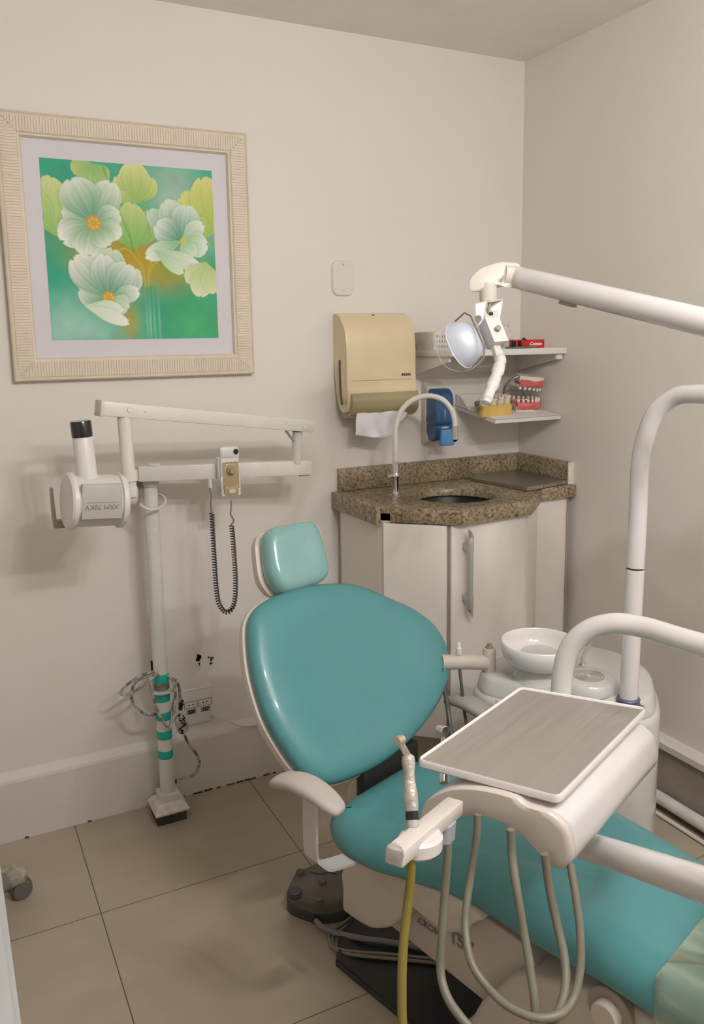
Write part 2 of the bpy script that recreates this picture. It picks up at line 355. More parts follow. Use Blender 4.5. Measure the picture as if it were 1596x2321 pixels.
# ------------------------------------------------------------------ picture
def picture():
    x0, x1, z0, z1 = .212, .964, 1.452, 2.218
    cx, cz = (x0+x1)/2, (z0+z1)/2
    t = thing('picture_frame', 'large square framed flower painting with wide cream ribbed frame on the wall', 'picture', (cx, YA, z0))
    W, H = x1-x0, z1-z0; fw = .068
    mb = MB(); ax = fw
    prof = [(0, .002), (0, .024), (.004, .028), (.008, .024), (.012, .026), (.056, .026), (.060, .022), (.064, .022), (.068, .012), (.068, .002)]
    loops = [[Vector((cx+sx*(W/2-d), YA-h, cz+sz*(H/2-d))) for sx, sz in ((-1, -1), (1, -1), (1, 1), (-1, 1))] for d, h in prof]
    mb.rings(loops, False, False)
    # ribs across the frame
    n = 92
    for side in range(4):
        for i in range(n):
            u = -W/2+.014+(W-.028)*i/(n-1) if side < 2 else -H/2+.014+(H-.028)*i/(n-1)
            lim = (W if side < 2 else H)/2
            d1 = .056; reach = lim-abs(u)
            if reach < d1: d1 = reach
            if d1 < .016: continue
            dm = (.013+d1)/2; ln = d1-.013; wr = .0048
            h = .0268
            if side == 0: mb.box((cx+u, YA-h, cz+H/2-dm), (wr, .0034, ln))
            if side == 1: mb.box((cx+u, YA-h, cz-H/2+dm), (wr, .0034, ln))
            if side == 2: mb.box((cx-W/2+dm, YA-h, cz+u), (ln, .0034, wr))
            if side == 3: mb.box((cx+W/2-dm, YA-h, cz+u), (ln, .0034, wr))
    mb.build('frame', mat('cream_whitewashed_wood', (.76, .67, .54), .5, bump=.12, bscale=110, var=.04, vscale=20), t, smooth=False)
    MB().box((cx, YA-.005, cz), (W-2*fw+.006, .006, H-2*fw+.006)).build('mat_board', mat('lilac_white_mat', (.70, .68, .71), .6, var=.01), t, smooth=False)
    # painting: a flat printed sheet, its picture in a colour attribute
    ax0, ax1, az0, az1 = .3285, .8475, 1.5725, 2.0975
    NX, NZ = 330, 334
    U, Vv = np.meshgrid((np.arange(NX)+.5)/NX, (np.arange(NZ)+.5)/NZ)   # u right, v up
    rs = np.random.RandomState(5)
    def nz(fx, fy, ph):
        return (np.sin(U*fx+ph)+np.sin(Vv*fy+ph*1.7)+np.sin((U+Vv)*(fx+fy)*.5+ph*2.3)+np.sin((U-Vv)*fx*.8+ph*.6))/4
    img = np.zeros((NZ, NX, 3)); 
    def lin(h): 
        c = np.array([int(h[i:i+2], 16) for i in (0, 2, 4)])/255.; return c**2.2
    img[:] = lin('3fae88')
    def blob(x, y, rx, ry, col, s=1., rot=0, hard=1.):
        a = math.radians(rot); dx = (U-x)*math.cos(a)+(Vv-y)*math.sin(a); dy = -(U-x)*math.sin(a)+(Vv-y)*math.cos(a)
        w = np.exp(-((dx/rx)**2+(dy/ry)**2)**hard)*s; img[:] = img*(1-w[..., None])+lin(col)*w[..., None]
    for a in [(.05, .95, .2, .2, '3aa583', .8), (.62, .95, .3, .12, '58ad92', .6), (.75, .85, .16, .2, 'a9c9b4', .9), (.9, .6, .16, .12, '8fc2b0', .8), (.1, .55, .25, .1, '33a07f', .9),
              (.1, .35, .25, .12, '1f9a80', .8), (.72, .25, .35, .18, '2f9f78', .8), (.9, .15, .25, .14, '4fae6f', .7), (.12, .13, .26, .13, '9fd0bd', .95, 25), (.2, .05, .2, .08, 'a8d2c4', .8), (.3, .2, .2, .12, '5cb99a', .6),
              (.42, .5, .3, .11, '9aa22f', .9, -6), (.5, .42, .2, .11, 'c09a22', 1, -5), (.62, .44, .19, .11, 'bd922a', 1, -20), (.28, .5, .13, .04, 'b59a2c', .8, 25), (.3, .3, .1, .1, '6bbf8a', .5), (.45, .1, .06, .12, 'b3a03a', .8), (.85, .05, .2, .06, '52ad6b', .6), (.75, .42, .2, .06, '6fae45', .7)]:
        blob(*a)
    img *= (1+.10*nz(23, 17, 1.))[..., None]*(1+.06*nz(61, 43, 2.))[..., None]
    def petal(bx, by, ang, L, Wd, c0, c1, soft=.05, tip=1.35, wob=.03, edge='ffffff', alpha=1., streak=.13, ph=0.):
        a = math.radians(ang); dx = (U-bx)*math.cos(a)+(Vv-by)*math.sin(a); dy = -(U-bx)*math.sin(a)+(Vv-by)*math.cos(a)
        s = dx/L; t = dy/(Wd*.54)
        sc = np.clip(s, 0, 1); wd = (np.sin(PI*np.clip(sc, 0, 1)**tip))**.55*(.55+.45*np.clip(sc*2.2, 0, 1))+.001
        rag = 1+wob*np.sin(t*9+ph)+wob*.6*np.sin(t*23+ph*2)
        s2 = s/rag
        inside = 1-np.abs(t)/wd*(1+0*s)
        m = np.clip(inside/soft, 0, 1)*np.clip((1-s2)/soft*1.2, 0, 1)*np.clip(s/.03, 0, 1)*alpha
        k = np.clip(sc**1.45*1.05+.02, 0, 1)
        ang2 = t/np.maximum(wd, .2)
        st = streak*(np.sin(ang2*21+ph)*.5+np.sin(ang2*47+ph*3)*.3+np.sin(ang2*9+ph*2)*.4)
        k = np.clip(k+st*(1-.3*s), 0, 1)
        col = lin(c0)*(1-k[..., None])+lin(c1)*k[..., None]
        sh = (np.clip((inside+.22)/.25, 0, 1)*np.clip((1.12-s2)/.14, 0, 1)*np.clip(s/.1, 0, 1)*(1-m)*.30*alpha)[..., None]
        img[:] = img*(1-sh)+img*lin('7fb58e')*1.1*sh
        rim = np.clip(1-np.minimum(inside, (1-s2)*1.5)/.12, 0, 1)**1.5*.35
        col = col*(1-rim[..., None])+lin(edge)*rim[..., None]
        img[:] = img*(1-m[..., None])+col*m[..., None]
    def flower(x, y, pets, heart=None):
        for i, p in enumerate(pets): petal(x, y, p[0], p[1], p[2], p[3], p[4], ph=i*1.3+x*9, wob=p[5] if len(p) > 5 else .03)
        if heart:
            heart = (heart[0], 0, heart[1], heart[2])
            blob(x+heart[2], y+heart[3], heart[0], heart[0]*1.05, 'dd9a1e', 1, 0, 3.0); blob(x+heart[2], y+heart[3], heart[0]*.5, heart[0]*.5, 'b9b25a', .8, 0, 1.5)
            for j in range(14):
                a = j*.9; blob(x+heart[2]+heart[0]*.6*math.cos(a), y+heart[3]+heart[0]*.6*math.sin(a), .006, .006, 'e8c65a', .9)
    YG0, YG1 = '8fbe63', 'd9dd96'
    flower(.29, .99, [(200, .13, .10, '8ec07a', 'bccf7c'), (260, .12, .12, '86bd74', 'bccf7c'), (310, .12, .1, '86bd74', 'b4cc80')])
    flower(.53, .78, [(125, .19, .12, YG0, 'd3da8f'), (60, .19, .14, YG0, 'd9dc8c'), (92, .24, .17, YG0, 'e0e196'), (155, .13, .07, YG0, 'cbd88e')])
    flower(.06, .58, [(60, .24, .14, '94c46b', 'c8d989'), (95, .33, .20, 'a0c877', 'd2dc94'), (120, .3, .14, '94c46b', 'cbd98a')])
    flower(1.0, .63, [(130, .3, .20, 'a5c35a', 'd8da7c'), (100, .34, .20, 'a5c35a', 'dcdc82'), (165, .16, .14, '9cc165', 'd0d885')])
    flower(.50, .52, [(120, .25, .15, '76b560', 'b9d07d'), (60, .25, .15, '76b560', 'bcd285'), (92, .27, .17, '80ba66', 'c4d68a')])
    def stem(pts, r, col):
        P = catmull([(a, b, 0) for a, b in pts], 14)
        for p in P: blob(p.x, p.y, r, r, col, .75)
    stem([(.35, .97), (.40, .8), (.47, .62), (.50, .5)], .0065, '6f9a2e'); stem([(.57, .8), (.59, .68), (.60, .6)], .006, '93b13a')
    stem([(.56, .3), (.54, .42), (.46, .52), (.38, .5)], .005, 'c9b53a'); stem([(.57, .3), (.60, .42), (.68, .48)], .005, 'c9b53a'); stem([(.58, .3), (.58, .4), (.62, .5)], .004, 'd1bd48'); stem([(.55, .3), (.55, .42), (.5, .55)], .004, 'b5b440')
    stem([(.93, .60), (.97, .58), (1., .56)], .006, '8fae45')
    for gx, s in ((.575, .6), (.60, .45), (.555, .4), (.63, .4)): blob(gx, .12, .006, .14, 'b9dcd6', s)
    blob(.575, .30, .04, .014, '4f9f60', .6); blob(.59, .24, .045, .09, '2f9c7b', .55)
    
    flower(.275, .66, [(150, .19, .16, '6fae78', 'e6eedd'), (62, .27, .17, '5fa572', 'e2ecd8'), (116, .27, .21, '559f78', 'dfe9d4'), (22, .17, .13, '5fa572', 'e6efdf'), (-20, .17, .12, '74b070', 'f0f3e8'), (205, .22, .17, '6fae78', 'f3f4ec', .05), (255, .20, .19, '6aaa70', 'f0f3e8', .06), (300, .15, .12, '6aaa70', 'e4eed9')], (.043, 0, .0))
    flower(.79, .58, [(140, .26, .12, '4a9f86', 'c7dfc4'), (108, .25, .16, '5aa488', 'd9e7d2'), (75, .22, .17, '4c9c7c', 'dfeadb'), (150, .18, .15, '459676', 'e2ecdd'), (38, .18, .10, '9bca98', 'e9f0e2'), (205, .25, .10, '86c08c', 'eef2e6', .05), (-12, .17, .14, '8fc894', 'e8f0e0', .05), (-55, .12, .12, '9bd0a0', 'dcebd6')], (.018, .01, .0))
    flower(.62, .52, [(-18, .30, .09, 'a9d3ab', 'eff3e8'), (-38, .22, .07, 'a4cf9c', 'dfeccf')])
    flower(.94, .46, [(225, .18, .12, 'b4cf85', 'e2e8bd'), (255, .22, .14, 'b4cf85', 'e3e9be'), (285, .2, .12, 'b4cf85', 'dce5b4')])
    flower(.335, .24, [(160, .18, .17, '62a880', 'dcead6'), (130, .30, .18, '5da27c', 'edf1e4'), (82, .29, .17, '4f9c7c', 'd4e4ca'), (95, .25, .15, '459676', 'e9efe3'), (40, .25, .16, '4f9c7c', 'dbe8d2'), (55, .24, .17, '489874', 'e6ede0'), (12, .19, .10, '5aa67e', 'f0f3ea'), (-30, .13, .12, '99cf9d', 'd5e8cc')], (.038, 0, .0))
    flower(.19, .195, [(-6, .23, .085, 'c4dfc0', 'e9f1e0'), (-22, .28, .075, 'd5e6cd', 'f2f5ec')])
    img[:] = np.clip(img*(1+.025*rs.randn(NZ, NX)[..., None]), 0, 1)
    import itertools
    verts = [(0, 0, 0)]*((NX+1)*(NZ+1)); 
    gx = ax0+(ax1-ax0)*np.arange(NX+1)/NX; gz = az0+(az1-az0)*np.arange(NZ+1)/NZ
    VX, VZ = np.meshgrid(gx, gz); co = np.stack([VX-cx, np.full_like(VX, -.0095), VZ-z0], -1).reshape(-1, 3)
    idx = (np.arange(NZ)[:, None]*(NX+1)+np.arange(NX)[None]).reshape(-1)
    F = np.stack([idx, idx+1, idx+NX+2, idx+NX+1], -1)
    me = bpy.data.meshes.new('painting'); me.vertices.add(len(co)); me.vertices.foreach_set('co', co.reshape(-1))
    me.loops.add(F.size); me.loops.foreach_set('vertex_index', F.reshape(-1)); me.polygons.add(len(F)); me.polygons.foreach_set('loop_start', np.arange(len(F))*4)
    me.update(calc_edges=True)
    ca = me.color_attributes.new('paint', 'FLOAT_COLOR', 'CORNER')
    cc = np.ones((len(F), 4, 4)); cc[..., :3] = img.reshape(-1, 1, 3); 
    # smooth: average face colours to corners
    pad = np.pad(img, ((1, 1), (1, 1), (0, 0)), 'edge'); vc = (pad[:-1, :-1]+pad[1:, :-1]+pad[:-1, 1:]+pad[1:, 1:])/4
    cc[..., :3] = vc.reshape(-1, 3)[F]
    ca.data.foreach_set('color', cc.reshape(-1))
    m = bpy.data.materials.new('flower_print'); m.use_nodes = True; N = m.node_tree.nodes; p = N['Principled BSDF']
    at = N.new('ShaderNodeVertexColor'); at.layer_name = 'paint'; m.node_tree.links.new(at.outputs[0], p.inputs['Base Color'])
    p.inputs['Roughness'].default_value = .55; p.inputs['Specular IOR Level'].default_value = .25
    me.materials.append(m); o = bpy.data.objects.new('painting', me); COL.objects.link(o); o.parent = t; WM[o.name] = WM[t.name]
picture()
# ------------------------------------------------------------------ blank wall plate
t = thing('blank_wall_plate', 'blank rounded white cover plate with two screws on the wall above the towel dispenser', 'wall plate', (1.3095, YA, 1.713))
m = frame((1.3095, YA, 1.773), (1, 0, 0), (0, 0, 1)) 
MB().slab(rrect(.084, .121, .026, 8), [(0, .0), (0, .005), (.003, .008)], m).build('plate', mat('plate_white', (.74, .71, .67), .35), t)
for dz in (.045, -.042):
    MB().lathe([(.0042, .0075), (.0042, .0092), (.002, .0098)], frame((1.3095, YA, 1.773+dz), (1, 0, 0), (0, 0, 1)), 14).build('screw', ALU, t)
# ------------------------------------------------------------------ paper towel dispenser
def dispenser():
    x0, x1 = 1.270, 1.545; t = thing('paper_towel_dispenser', 'cream plastic paper towel dispenser with an olive lower cover on the back wall', 'dispenser', ((x0+x1)/2, YA, 1.30))
    P = [(0, 1.650), (.02, 1.652), (.045, 1.645), (.085, 1.605), (.10, 1.57), (.104, 1.53), (.106, 1.40), (.110, 1.385), (.110, 1.375)]
    PL = [(.110, 1.375), (.118, 1.36), (.119, 1.345), (.112, 1.318), (.095, 1.300), (.07, 1.290), (.05, 1.288)]
    BK = [(.05, 1.288), (.02, 1.312), (.012, 1.36), (.004, 1.45), (0, 1.50)]
    A = [Vector((a, b, 0)) for a, b in P]
    top = catmull(A, 4)
    side = top+[Vector((.105, 1.34, 0)), Vector((.092, 1.312, 0)), Vector((.072, 1.303, 0)), Vector((.05, 1.309, 0)), Vector((.028, 1.335, 0)), Vector((.016, 1.38, 0)), Vector((.006, 1.45, 0)), Vector((0, 1.5, 0))]
    def ring(x, sc=1, dz=0):
        c = Vector((.05, 1.47, 0)); return [Vector((x, YA-(c.x+(p.x-c.x)*sc), c.y+(p.y-c.y)*sc)) for p in side]
    mb = MB(); mb.rings([ring(x0+.002, .95), ring(x0, .975), ring(x0+.004, .995), ring(x0+.012, 1), ring(x1-.012, 1), ring(x1-.004, .995), ring(x1, .975), ring(x1-.002, .95)])
    b = mb.build('housing', CREAM, t, ang=40)
    # olive curved lower cover
    C = catmull([Vector((a, b, 0)) for a, b in PL], 5)
    mb = MB(); 
    def r2(x, off): return [Vector((x, YA-(p.x+off*.9), p.y-off*.35)) for p in C]
    o_, i_ = .004, -.012
    mb.rings([[*r2(x, o_), *r2(x, i_)[::-1]] for x in (x0+.012, x1+.004)])
    mb.box(((x0+x1)/2+.008, YA-.055, 1.297), (x1-x0-.01, .07, .018), bev=.004)
    mb.build('lower_cover', CREAMD, t)
    MB().box(((x0+x1)/2+.01, YA-.080, 1.2905), (.165, .035, .006), bev=.002).build('slot', CREV, t)
    # window slot on the left side
    pts = [(x0-.0005, YA-.050, 1.49), (x0-.0005, YA-.049, 1.44), (x0-.0005, YA-.053, 1.385), (x0-.0005, YA-.063, 1.335)]
    MB().tube(pts, .0038, 10).build('level_window', mat('dark_window', (.10, .10, .09), .3), t)
    MB().beam((x0+.02, YA-.1066, 1.4185), (x1-.015, YA-.1066, 1.4185), .0012, .0012).build('seam', mat('seam_brown', (.33, .26, .15), .5), t)
    MB().sphere((1.405, YA-.048, 1.644), .005, (1, .6, .5)).build('lock_hole', BLACK, t)
    text('INOVA', .0125, frame((1.505, YA-.1068, 1.434), (1, 0, 0), (0, 0, 1)), mat('navy_print', (.05, .04, .09), .4), t, bold=.0006, space=.95)
dispenser()
def towel():
    mb = MB(); n, k = 30, 18; vs = []
    xa, xb = 1.300, 1.490
    for j in range(k+1):
        v = j/k
        for i in range(n+1):
            u = i/n
            top = 1.316+.010*math.sin(u*PI)
            bot = 1.238-.022*math.sin(u*PI*.9+.2)+(.062*max(0, u-.62)/.38)
            xx = xa+(xb-xa)*(u*(1-.12*(1-v))+.03*(1-v))-.012*(1-u)*v+.02*u*v
            y = YA-.105-.012*v-.010*math.sin(u*9+v*2.5)*v-.006*math.sin(u*21-v*5)*v
            vs.append((xx, y, top+(bot-top)*v))
    fs = [(j*(n+1)+i, j*(n+1)+i+1, (j+1)*(n+1)+i+1, (j+1)*(n+1)+i) for j in range(k) for i in range(n)]
    o = MB().add(vs, fs).build('paper_towel', PAPER, solid=.0006, ang=60); tag(o, 'white paper towel sheet hanging from the cream dispenser', 'paper towel')
towel()
# ------------------------------------------------------------------ soap dispenser
def soap():
    x0, x1 = 1.635, 1.713
    t = thing('soap_dispenser', 'blue translucent soap dispenser with white back and light blue push lever on the wall', 'soap dispenser', ((x0+x1)/2, YA, 1.165))
    def shell(xa, xb, P, name, m):
        P = [(p.x, p.y) for p in resample(catmull([Vector((*p, 0)) for p in P], 6, True), 72)]
        mb = MB(); c = Vector((sum(p[0] for p in P)/len(P), sum(p[1] for p in P)/len(P)))
        def ring(x, sc): return [Vector((x, YA-(c.x+(p[0]-c.x)*sc), c.y+(p[1]-c.y)*sc)) for p in P]
        mb.rings([ring(xa, .93), ring(xa+.003, .985), ring(xa+.008, 1), ring(xb-.008, 1), ring(xb-.003, .985), ring(xb, .93)]); return mb.build(name, m, t)
    back = [(0, 1.385), (.03, 1.388), (.046, 1.375), (.042, 1.355), (.032, 1.34), (.030, 1.28), (.031, 1.22), (.040, 1.195), (.043, 1.185), (.03, 1.172), (0, 1.180)]
    shell(x0-.004, x1, back, 'back_shell', OFFW)
    front = [(.046, 1.375), (.075, 1.372), (.092, 1.355), (.098, 1.32), (.098, 1.245), (.030, 1.245), (.031, 1.28), (.032, 1.34), (.042, 1.355)]
    shell(x0, x1, front, 'tank_cover', BLUE)
    low = [(.030, 1.243), (.096, 1.243), (.094, 1.21), (.085, 1.19), (.060, 1.178), (.043, 1.185), (.031, 1.21)]
    shell(x0+.002, x1-.002, low, 'lower_cover', BLUE)
    mb = MB(); mb.box(((x0+x1)/2+.006, YA-.102, 1.196), (.056, .02, .062), T(0, 0, 0), bev=.004); mb.build('push_lever', BLUEL, t)
    MB().box(((x0+x1)/2, YA-.099, 1.2330), (.03, .004, .007), bev=.001).build('level_strip', mat('pale_label', (.5, .55, .45), .5), t)
    MB().tube([((x0+x1)/2-.002, YA-.0995, 1.30), ((x0+x1)/2-.002, YA-.0995, 1.26)], .004, 10).build('drip_window', mat('pale_blue_strip', (.22, .38, .55), .3), t)
    MB().sphere(((x0+x1)/2-.014, YA-.090, 1.357), .006, (1, .6, 1)).build('lock', mat('dark_blue', (.01, .04, .10), .3), t)
soap()
# ------------------------------------------------------------------ shelves
SH = mat('shelf_white_laminate', (.78, .75, .70), .4, bump=.03, var=.03)
t = thing('wall_shelf', 'long white corner shelf with triangular brackets, upper of the two shelves', 'shelf', (1.84, YA, 1.41))
MB().box((1.8375, YA-.1375, 1.5075), (.505, .275, .022), bev=.0015).build('board', SH, t)
MB().box((1.8375, YA-.009, 1.4625), (.505, .018, .068), bev=.001).build('back_rail', SH, t)
for xx in (1.592, 2.064):
    P = [(0, 1.4965), (.245, 1.4965), (.245, 1.478), (.018, 1.425 if xx < 1.7 else 1.43), (0, 1.425)]
    mb = MB(); mb.rings([[Vector((x_, YA-a, z)) for a, z in P] for x_ in (xx, xx+.012)]); mb.build('bracket', SH, t, smooth=False)
MB().box((2.068, YA-.255, 1.486), (.026, .016, .020), bev=.001).build('end_block', SH, t)
t = thing('wall_shelf', 'short white corner shelf sagging forward, lower of the two shelves, carrying tooth models', 'shelf', (1.935, YA, 1.27))
SHM = T(0, YA, 1.297) @ R(8, 'X')
MB().box((1.935, -.13, 0), (.302, .262, .015), SHM, bev=.001).build('board', SH, t)
MB().box((1.935, -.010, .028), (.302, .018, .045), SHM, bev=.001).build('back_rail', SH, t)
P = [(-.002, .05), (-.03, .045), (-.085, .012), (-.085, .0075), (-.002, .0075)]
mb = MB(); mb.rings([[SHM @ Vector((x_, a, z)) for a, z in P] for x_ in (1.785, 1.794)]); mb.build('side_cheek', SH, t, smooth=False)
mb = MB()
for zz in (.0072,): mb.box((1.935, -.2613, zz), (.302, .0008, .0008), SHM); mb.box((1.7838, -.13, zz), (.0008, .262, .0008), SHM)
mb.build('edge_line', CREV, t, smooth=False)
# things on the upper shelf
ZS = 1.5187
t = thing('plastic_organizer', 'frosted perforated plastic organiser basket at the left end of the upper shelf', 'basket', (1.665, 2.56, ZS))
def basket(cx, cy, w, d, h):
    mb = MB(); P0 = rrect(w*.9, d*.9, .012, 3); P1 = rrect(w, d, .014, 3)
    def rg(P, z, k=1): return [Vector((cx+p.x*k, cy+p.y*k, ZS+z)) for p in P]
    mb.rings([rg(P0, .0), rg(P1, h), rg(P1, h+.002, .985), rg(P1, h, .96), rg(P0, .003, .95)], True, True)
    mb.build('basket_wall', FROST, t)
    m2 = mat('slot_grey', (.33, .29, .25), .6)
    mb = MB()
    for r in range(3):
        for i in range(13):
            fx = -.42+.84*i/12; z = .012+r*.018; k = .9+.1*z/h
            mb.box((cx+fx*w*k, cy-d/2*k-.0010, ZS+z), (.0028, .0030, .009), bev=.0004)
    mb.build('slots', m2, t)
basket(1.668, 2.585, .165, .14, .062)
t = thing('toothpaste_carton', 'red toothpaste carton with white lettering on the upper shelf near the corner', 'toothpaste box', (1.985, 2.46, ZS))
MB().box((1.965, 2.475, ZS+.0155), (.135, .036, .031), bev=.0008).build('carton', RED, t)
text('Colgate', .0175, frame((1.992, 2.4568, ZS+.0155), (1, 0, 0), (0, 0, 1)), WHITEP, t, bold=.0004, shear=.2)
t = thing('marker_pack', 'black and red striped pack lying against the red toothpaste carton', 'pack', (1.905, 2.475, ZS))
for i in range(4): MB().box((1.882+i*.0125, 2.448, ZS+.0165), (.0085, .016, .024), bev=.001).build('stripe', BLACK if i % 2 == 0 else RED, t)
MB().tube([(1.925, 2.45, ZS+.03), (1.93, 2.45, ZS+.036), (1.94, 2.45, ZS+.030)], .003, 8).build('cap', BLACK, t)
tag(MB().box((1.905, 2.432, ZS+.0035), (.10, .05, .006), R(0, 'Z'), bev=.0008).build('green_booklet', GREENB), 'thin dark green booklet lying in front of the red carton', 'booklet')
def crumple(c, r, name, m, seed=3, sc=(1, 1, 1), amp=.35, parent=None, n=26):
    rr = random.Random(seed); mb = MB(); k = n//2; ph = [rr.uniform(0, 6) for _ in range(9)]
    loops = []
    for i in range(k+1):
        a = min(max(PI*i/k, .05), PI-.05); l = []
        for j in range(n):
            b = 2*PI*j/n
            q = 1+amp*(math.sin(3*a+4*b+ph[0])*.3+math.sin(7*a-5*b+ph[1])*.25+math.sin(9*b+2*a+ph[2])*.25+rr.uniform(-.5, .5)*.5)
            l.append(Vector((c[0]+r*q*sc[0]*math.sin(a)*math.cos(b), c[1]+r*q*sc[1]*math.sin(a)*math.sin(b), c[2]-r*q*sc[2]*math.cos(a))))
        loops.append(l)
    return mb.rings(loops).build(name, m, parent, ang=20)
tag(crumple((1.905, 2.545, ZS+.042), .040, 'crumpled_bag', FILM, 3, (1, .9, 1.15)), 'crumpled clear plastic bag standing beside the red carton on the upper shelf', 'plastic bag')
# ------------------------------------------------------------------ lower shelf models
def tooth_mesh(mb, m, w, d, h, molar=False):
    P = rrect(w, d, min(w, d)*.42, 3)
    prof = [(.80, 0), (.98, h*.25), (1.0, h*.6), (.86, h*.9), (.45 if not molar else .7, h)]
    loops = [[m @ Vector((p.x*s_, p.y*s_, z)) for p in P] for s_, z in prof]
    return mb.rings(loops)
def typodont():
    O = SHM @ T(2.014, -.150, .0078) @ R(-22, 'Z') @ Matrix.Scale(.93, 4)
    t = thing('typodont', 'large dental teaching model with pink gums opening on a coiled spring, on the lower shelf', 'teeth model', tuple(O.translation))
    # arch: opens towards -x (hinge side), front teeth to +x
    def arch(u, a, b):  # u -1..1
        th = u*PI/2; return Vector((a*math.cos(th)-.02, b*math.sin(th)))
    def base(zlo, zhi, gum0, gum1, up):
        outer = [arch(-1+2*i/24, .072, .040) for i in range(25)]
        pts = [Vector((-.060, -.040))]+outer+[Vector((-.060, .040))]
        return pts
    pts = base(0, 0, 0, 0, True)
    lower = thing_part = MB().slab(pts, [(.001, 0), (0, .001), (.001, .020), (.004, .021)], O).build('lower_base', IVORY, t)
    def gumring(z0, z1, Mx, name):
        mb = MB(); loops = []
        for i in range(37):
            u = -1+2*i/36; c = arch(u, .062, .036); t2 = (arch(u+.01, .062, .036)-arch(u-.01, .062, .036)).normalized(); nn = Vector((t2.y, -t2.x))
            zz = z0-.010*(1-abs(u)) if z1 > z0 else z0
            wav = .0012*math.sin(i*PI*14/36)
            dd = .003*math.sin(i*.45); sec = [(-.007, z0-.006), (.010, z0-.008+dd), (.0115+wav, (z0+z1)/2-.003), (.009+wav, z1-.003), (.004, z1), (-.004, z1-.001), (-.008, (z0+z1)/2)]
            loops.append([Mx @ Vector((c.x+nn.x*a, c.y+nn.y*a, z)) for a, z in sec])
        for u_, xx in ((0, -.058),):
            pass
        # straight legs toward the hinge
        first, last = loops[0], loops[-1]
        sh = (Mx.to_3x3() @ Vector((-.036, 0, 0)))
        loops = [[p+sh for p in first]]+loops+[[p+sh for p in last]]
        return mb.rings(loops).build(name, GUM, t, ang=60)
    gl = gumring(.018, .040, O, 'lower_gum')
    MB().sphere((-.012, 0, .028), .030, (1.3, .85, .42), O).build('tongue', GUMD, t)
    MU = O @ T(.004, 0, .142) @ R(180, 'X') @ R(-4, 'Y')
    MB().slab(pts, [(.001, 0), (0, .001), (.001, .024), (.004, .025)], MU).build('upper_base', IVORY, t)
    gu = gumring(.022, .044, MU, 'upper_gum')
    for Mx, gum, z0 in ((O, gl, .036), (MU, gu, .040)):
        for k in range(14):
            u = (k-6.5)/6.5
            if abs(u) > .70:
                s = (abs(u)-.70)/.30; c = Vector((-.012-.040*s, math.copysign(.036, u))); ang = 0 if u > 0 else 180; w, d, h, mo = .0120, .012, .0145, True
                yaw = 90
            else:
                uu = u/.70*.93; c = arch(uu, .062, .036); yaw = math.degrees(math.atan2(c.y/.036**2*.036, (c.x+.02)/.062**2*.062)); w, d, h, mo = (.0108, .0080, .0180, False) if abs(u) < .5 else (.0112, .0095, .0155, False)
            M = Mx @ T(c.x, c.y, z0) @ R(yaw-90, 'Z')
            tooth_mesh(MB(), M, w, d, h, mo).build('tooth', TOOTH, gum)
    # spring
    a = O @ Vector((-.058, .0, .012)); b = MU @ Vector((-.058, 0, .010)); mid = (a+b)/2+Vector((-.055, -.006, 0))
    P = catmull([a, a+Vector((-.030, 0, .018)), mid+Vector((-.002, 0, -.018)), mid+Vector((.0, 0, .020)), b+Vector((-.030, 0, -.012)), b], 30)
    def coil(P, r, rw, turns, name, m, parent, n=7, step=14):
        L = resample(P, turns*step, False); u = (L[1]-L[0]).orthogonal().normalized(); Q = []
        for i, p in enumerate(L):
            tt = (L[min(i+1, len(L)-1)]-L[max(i-1, 0)]).normalized(); u = (u-tt*u.dot(tt)).normalized(); w = tt.cross(u)
            an = 2*PI*i/step; Q.append(p+(u*math.cos(an)+w*math.sin(an))*r)
        return MB().tube(Q, rw, n, smooth=False).build(name, m, parent)
    globals()['coil'] = coil
    coil(P, .0052, .0013, 52, 'spring', CHROME, t)
    MB().tube(P[::6], .0042, 10).build('spring_core', BLACK, t)
typodont()
def ymodel():
    O = SHM @ T(1.836, -.180, .0078) @ R(6, 'Z') @ Matrix.Scale(1.06, 4)
    t = thing('stone_tooth_model', 'yellow dental stone model with three large ivory molars on the lower shelf', 'teeth model', tuple(O.translation))
    P = [Vector(p) for p in ((-.072, -.022), (-.03, -.028), (.02, -.026), (.068, -.022), (.068, .020), (0, .024), (-.06, .018))]
    P = resample(catmull([(p.x, p.y, 0) for p in P], 5, True), 40)
    mb = MB(); P2 = [Vector((p.x, p.y)) for p in P]
    prof = [(0, 0), (.001, .003), (.004, .020), (.006, .034), (.010, .036)]
    mb.slab(P2, prof, O, zf=lambda x, y: .006*(x+.07)/.14*1.0 if False else 0); mb.build('stone_base', YPLAS, t)
    for x_, h, w in ((-.050, .026, .034), (-.015, .028, .030), (.018, .032, .028), (.048, .034, .026)):
        mb = MB(); tooth_mesh(mb, O @ T(x_, 0, .028), w, .034, h, True)
        for sx in (-1, 1):
            for sy in (-1, 1): mb.sphere((x_+sx*w*.24, sy*.009, .028+h-.002), .0075, (1, 1, .9), O, 12)
        mb.build('tooth', TOOTHY, t)
    MB().tube([O @ Vector((-.058, -.018, .060)), O @ Vector((-.050, -.0185, .0585)), O @ Vector((-.042, -.017, .057))], .003, 8).build('filling', mat('blue_black_filling', (.02, .025, .06), .2), t)
ymodel()
t = thing('toothbrush_model', 'oversized pale yellow toothbrush with grey bristles lying at the back of the lower shelf', 'toothbrush', tuple(SHM @ Vector((1.80, -.10, .01))))
A = SHM @ Vector((1.800, -.115, .018)); B_ = SHM @ Vector((2.03, -.045, .026))
MB().tube([A, A.lerp(B_, .16), A.lerp(B_, .3), A.lerp(B_, .6), B_], lambda q: .0085 if q < .25 else .006+.006*q, 12).build('handle', BRUSHH, t)
mb = MB(); rr = random.Random(2)
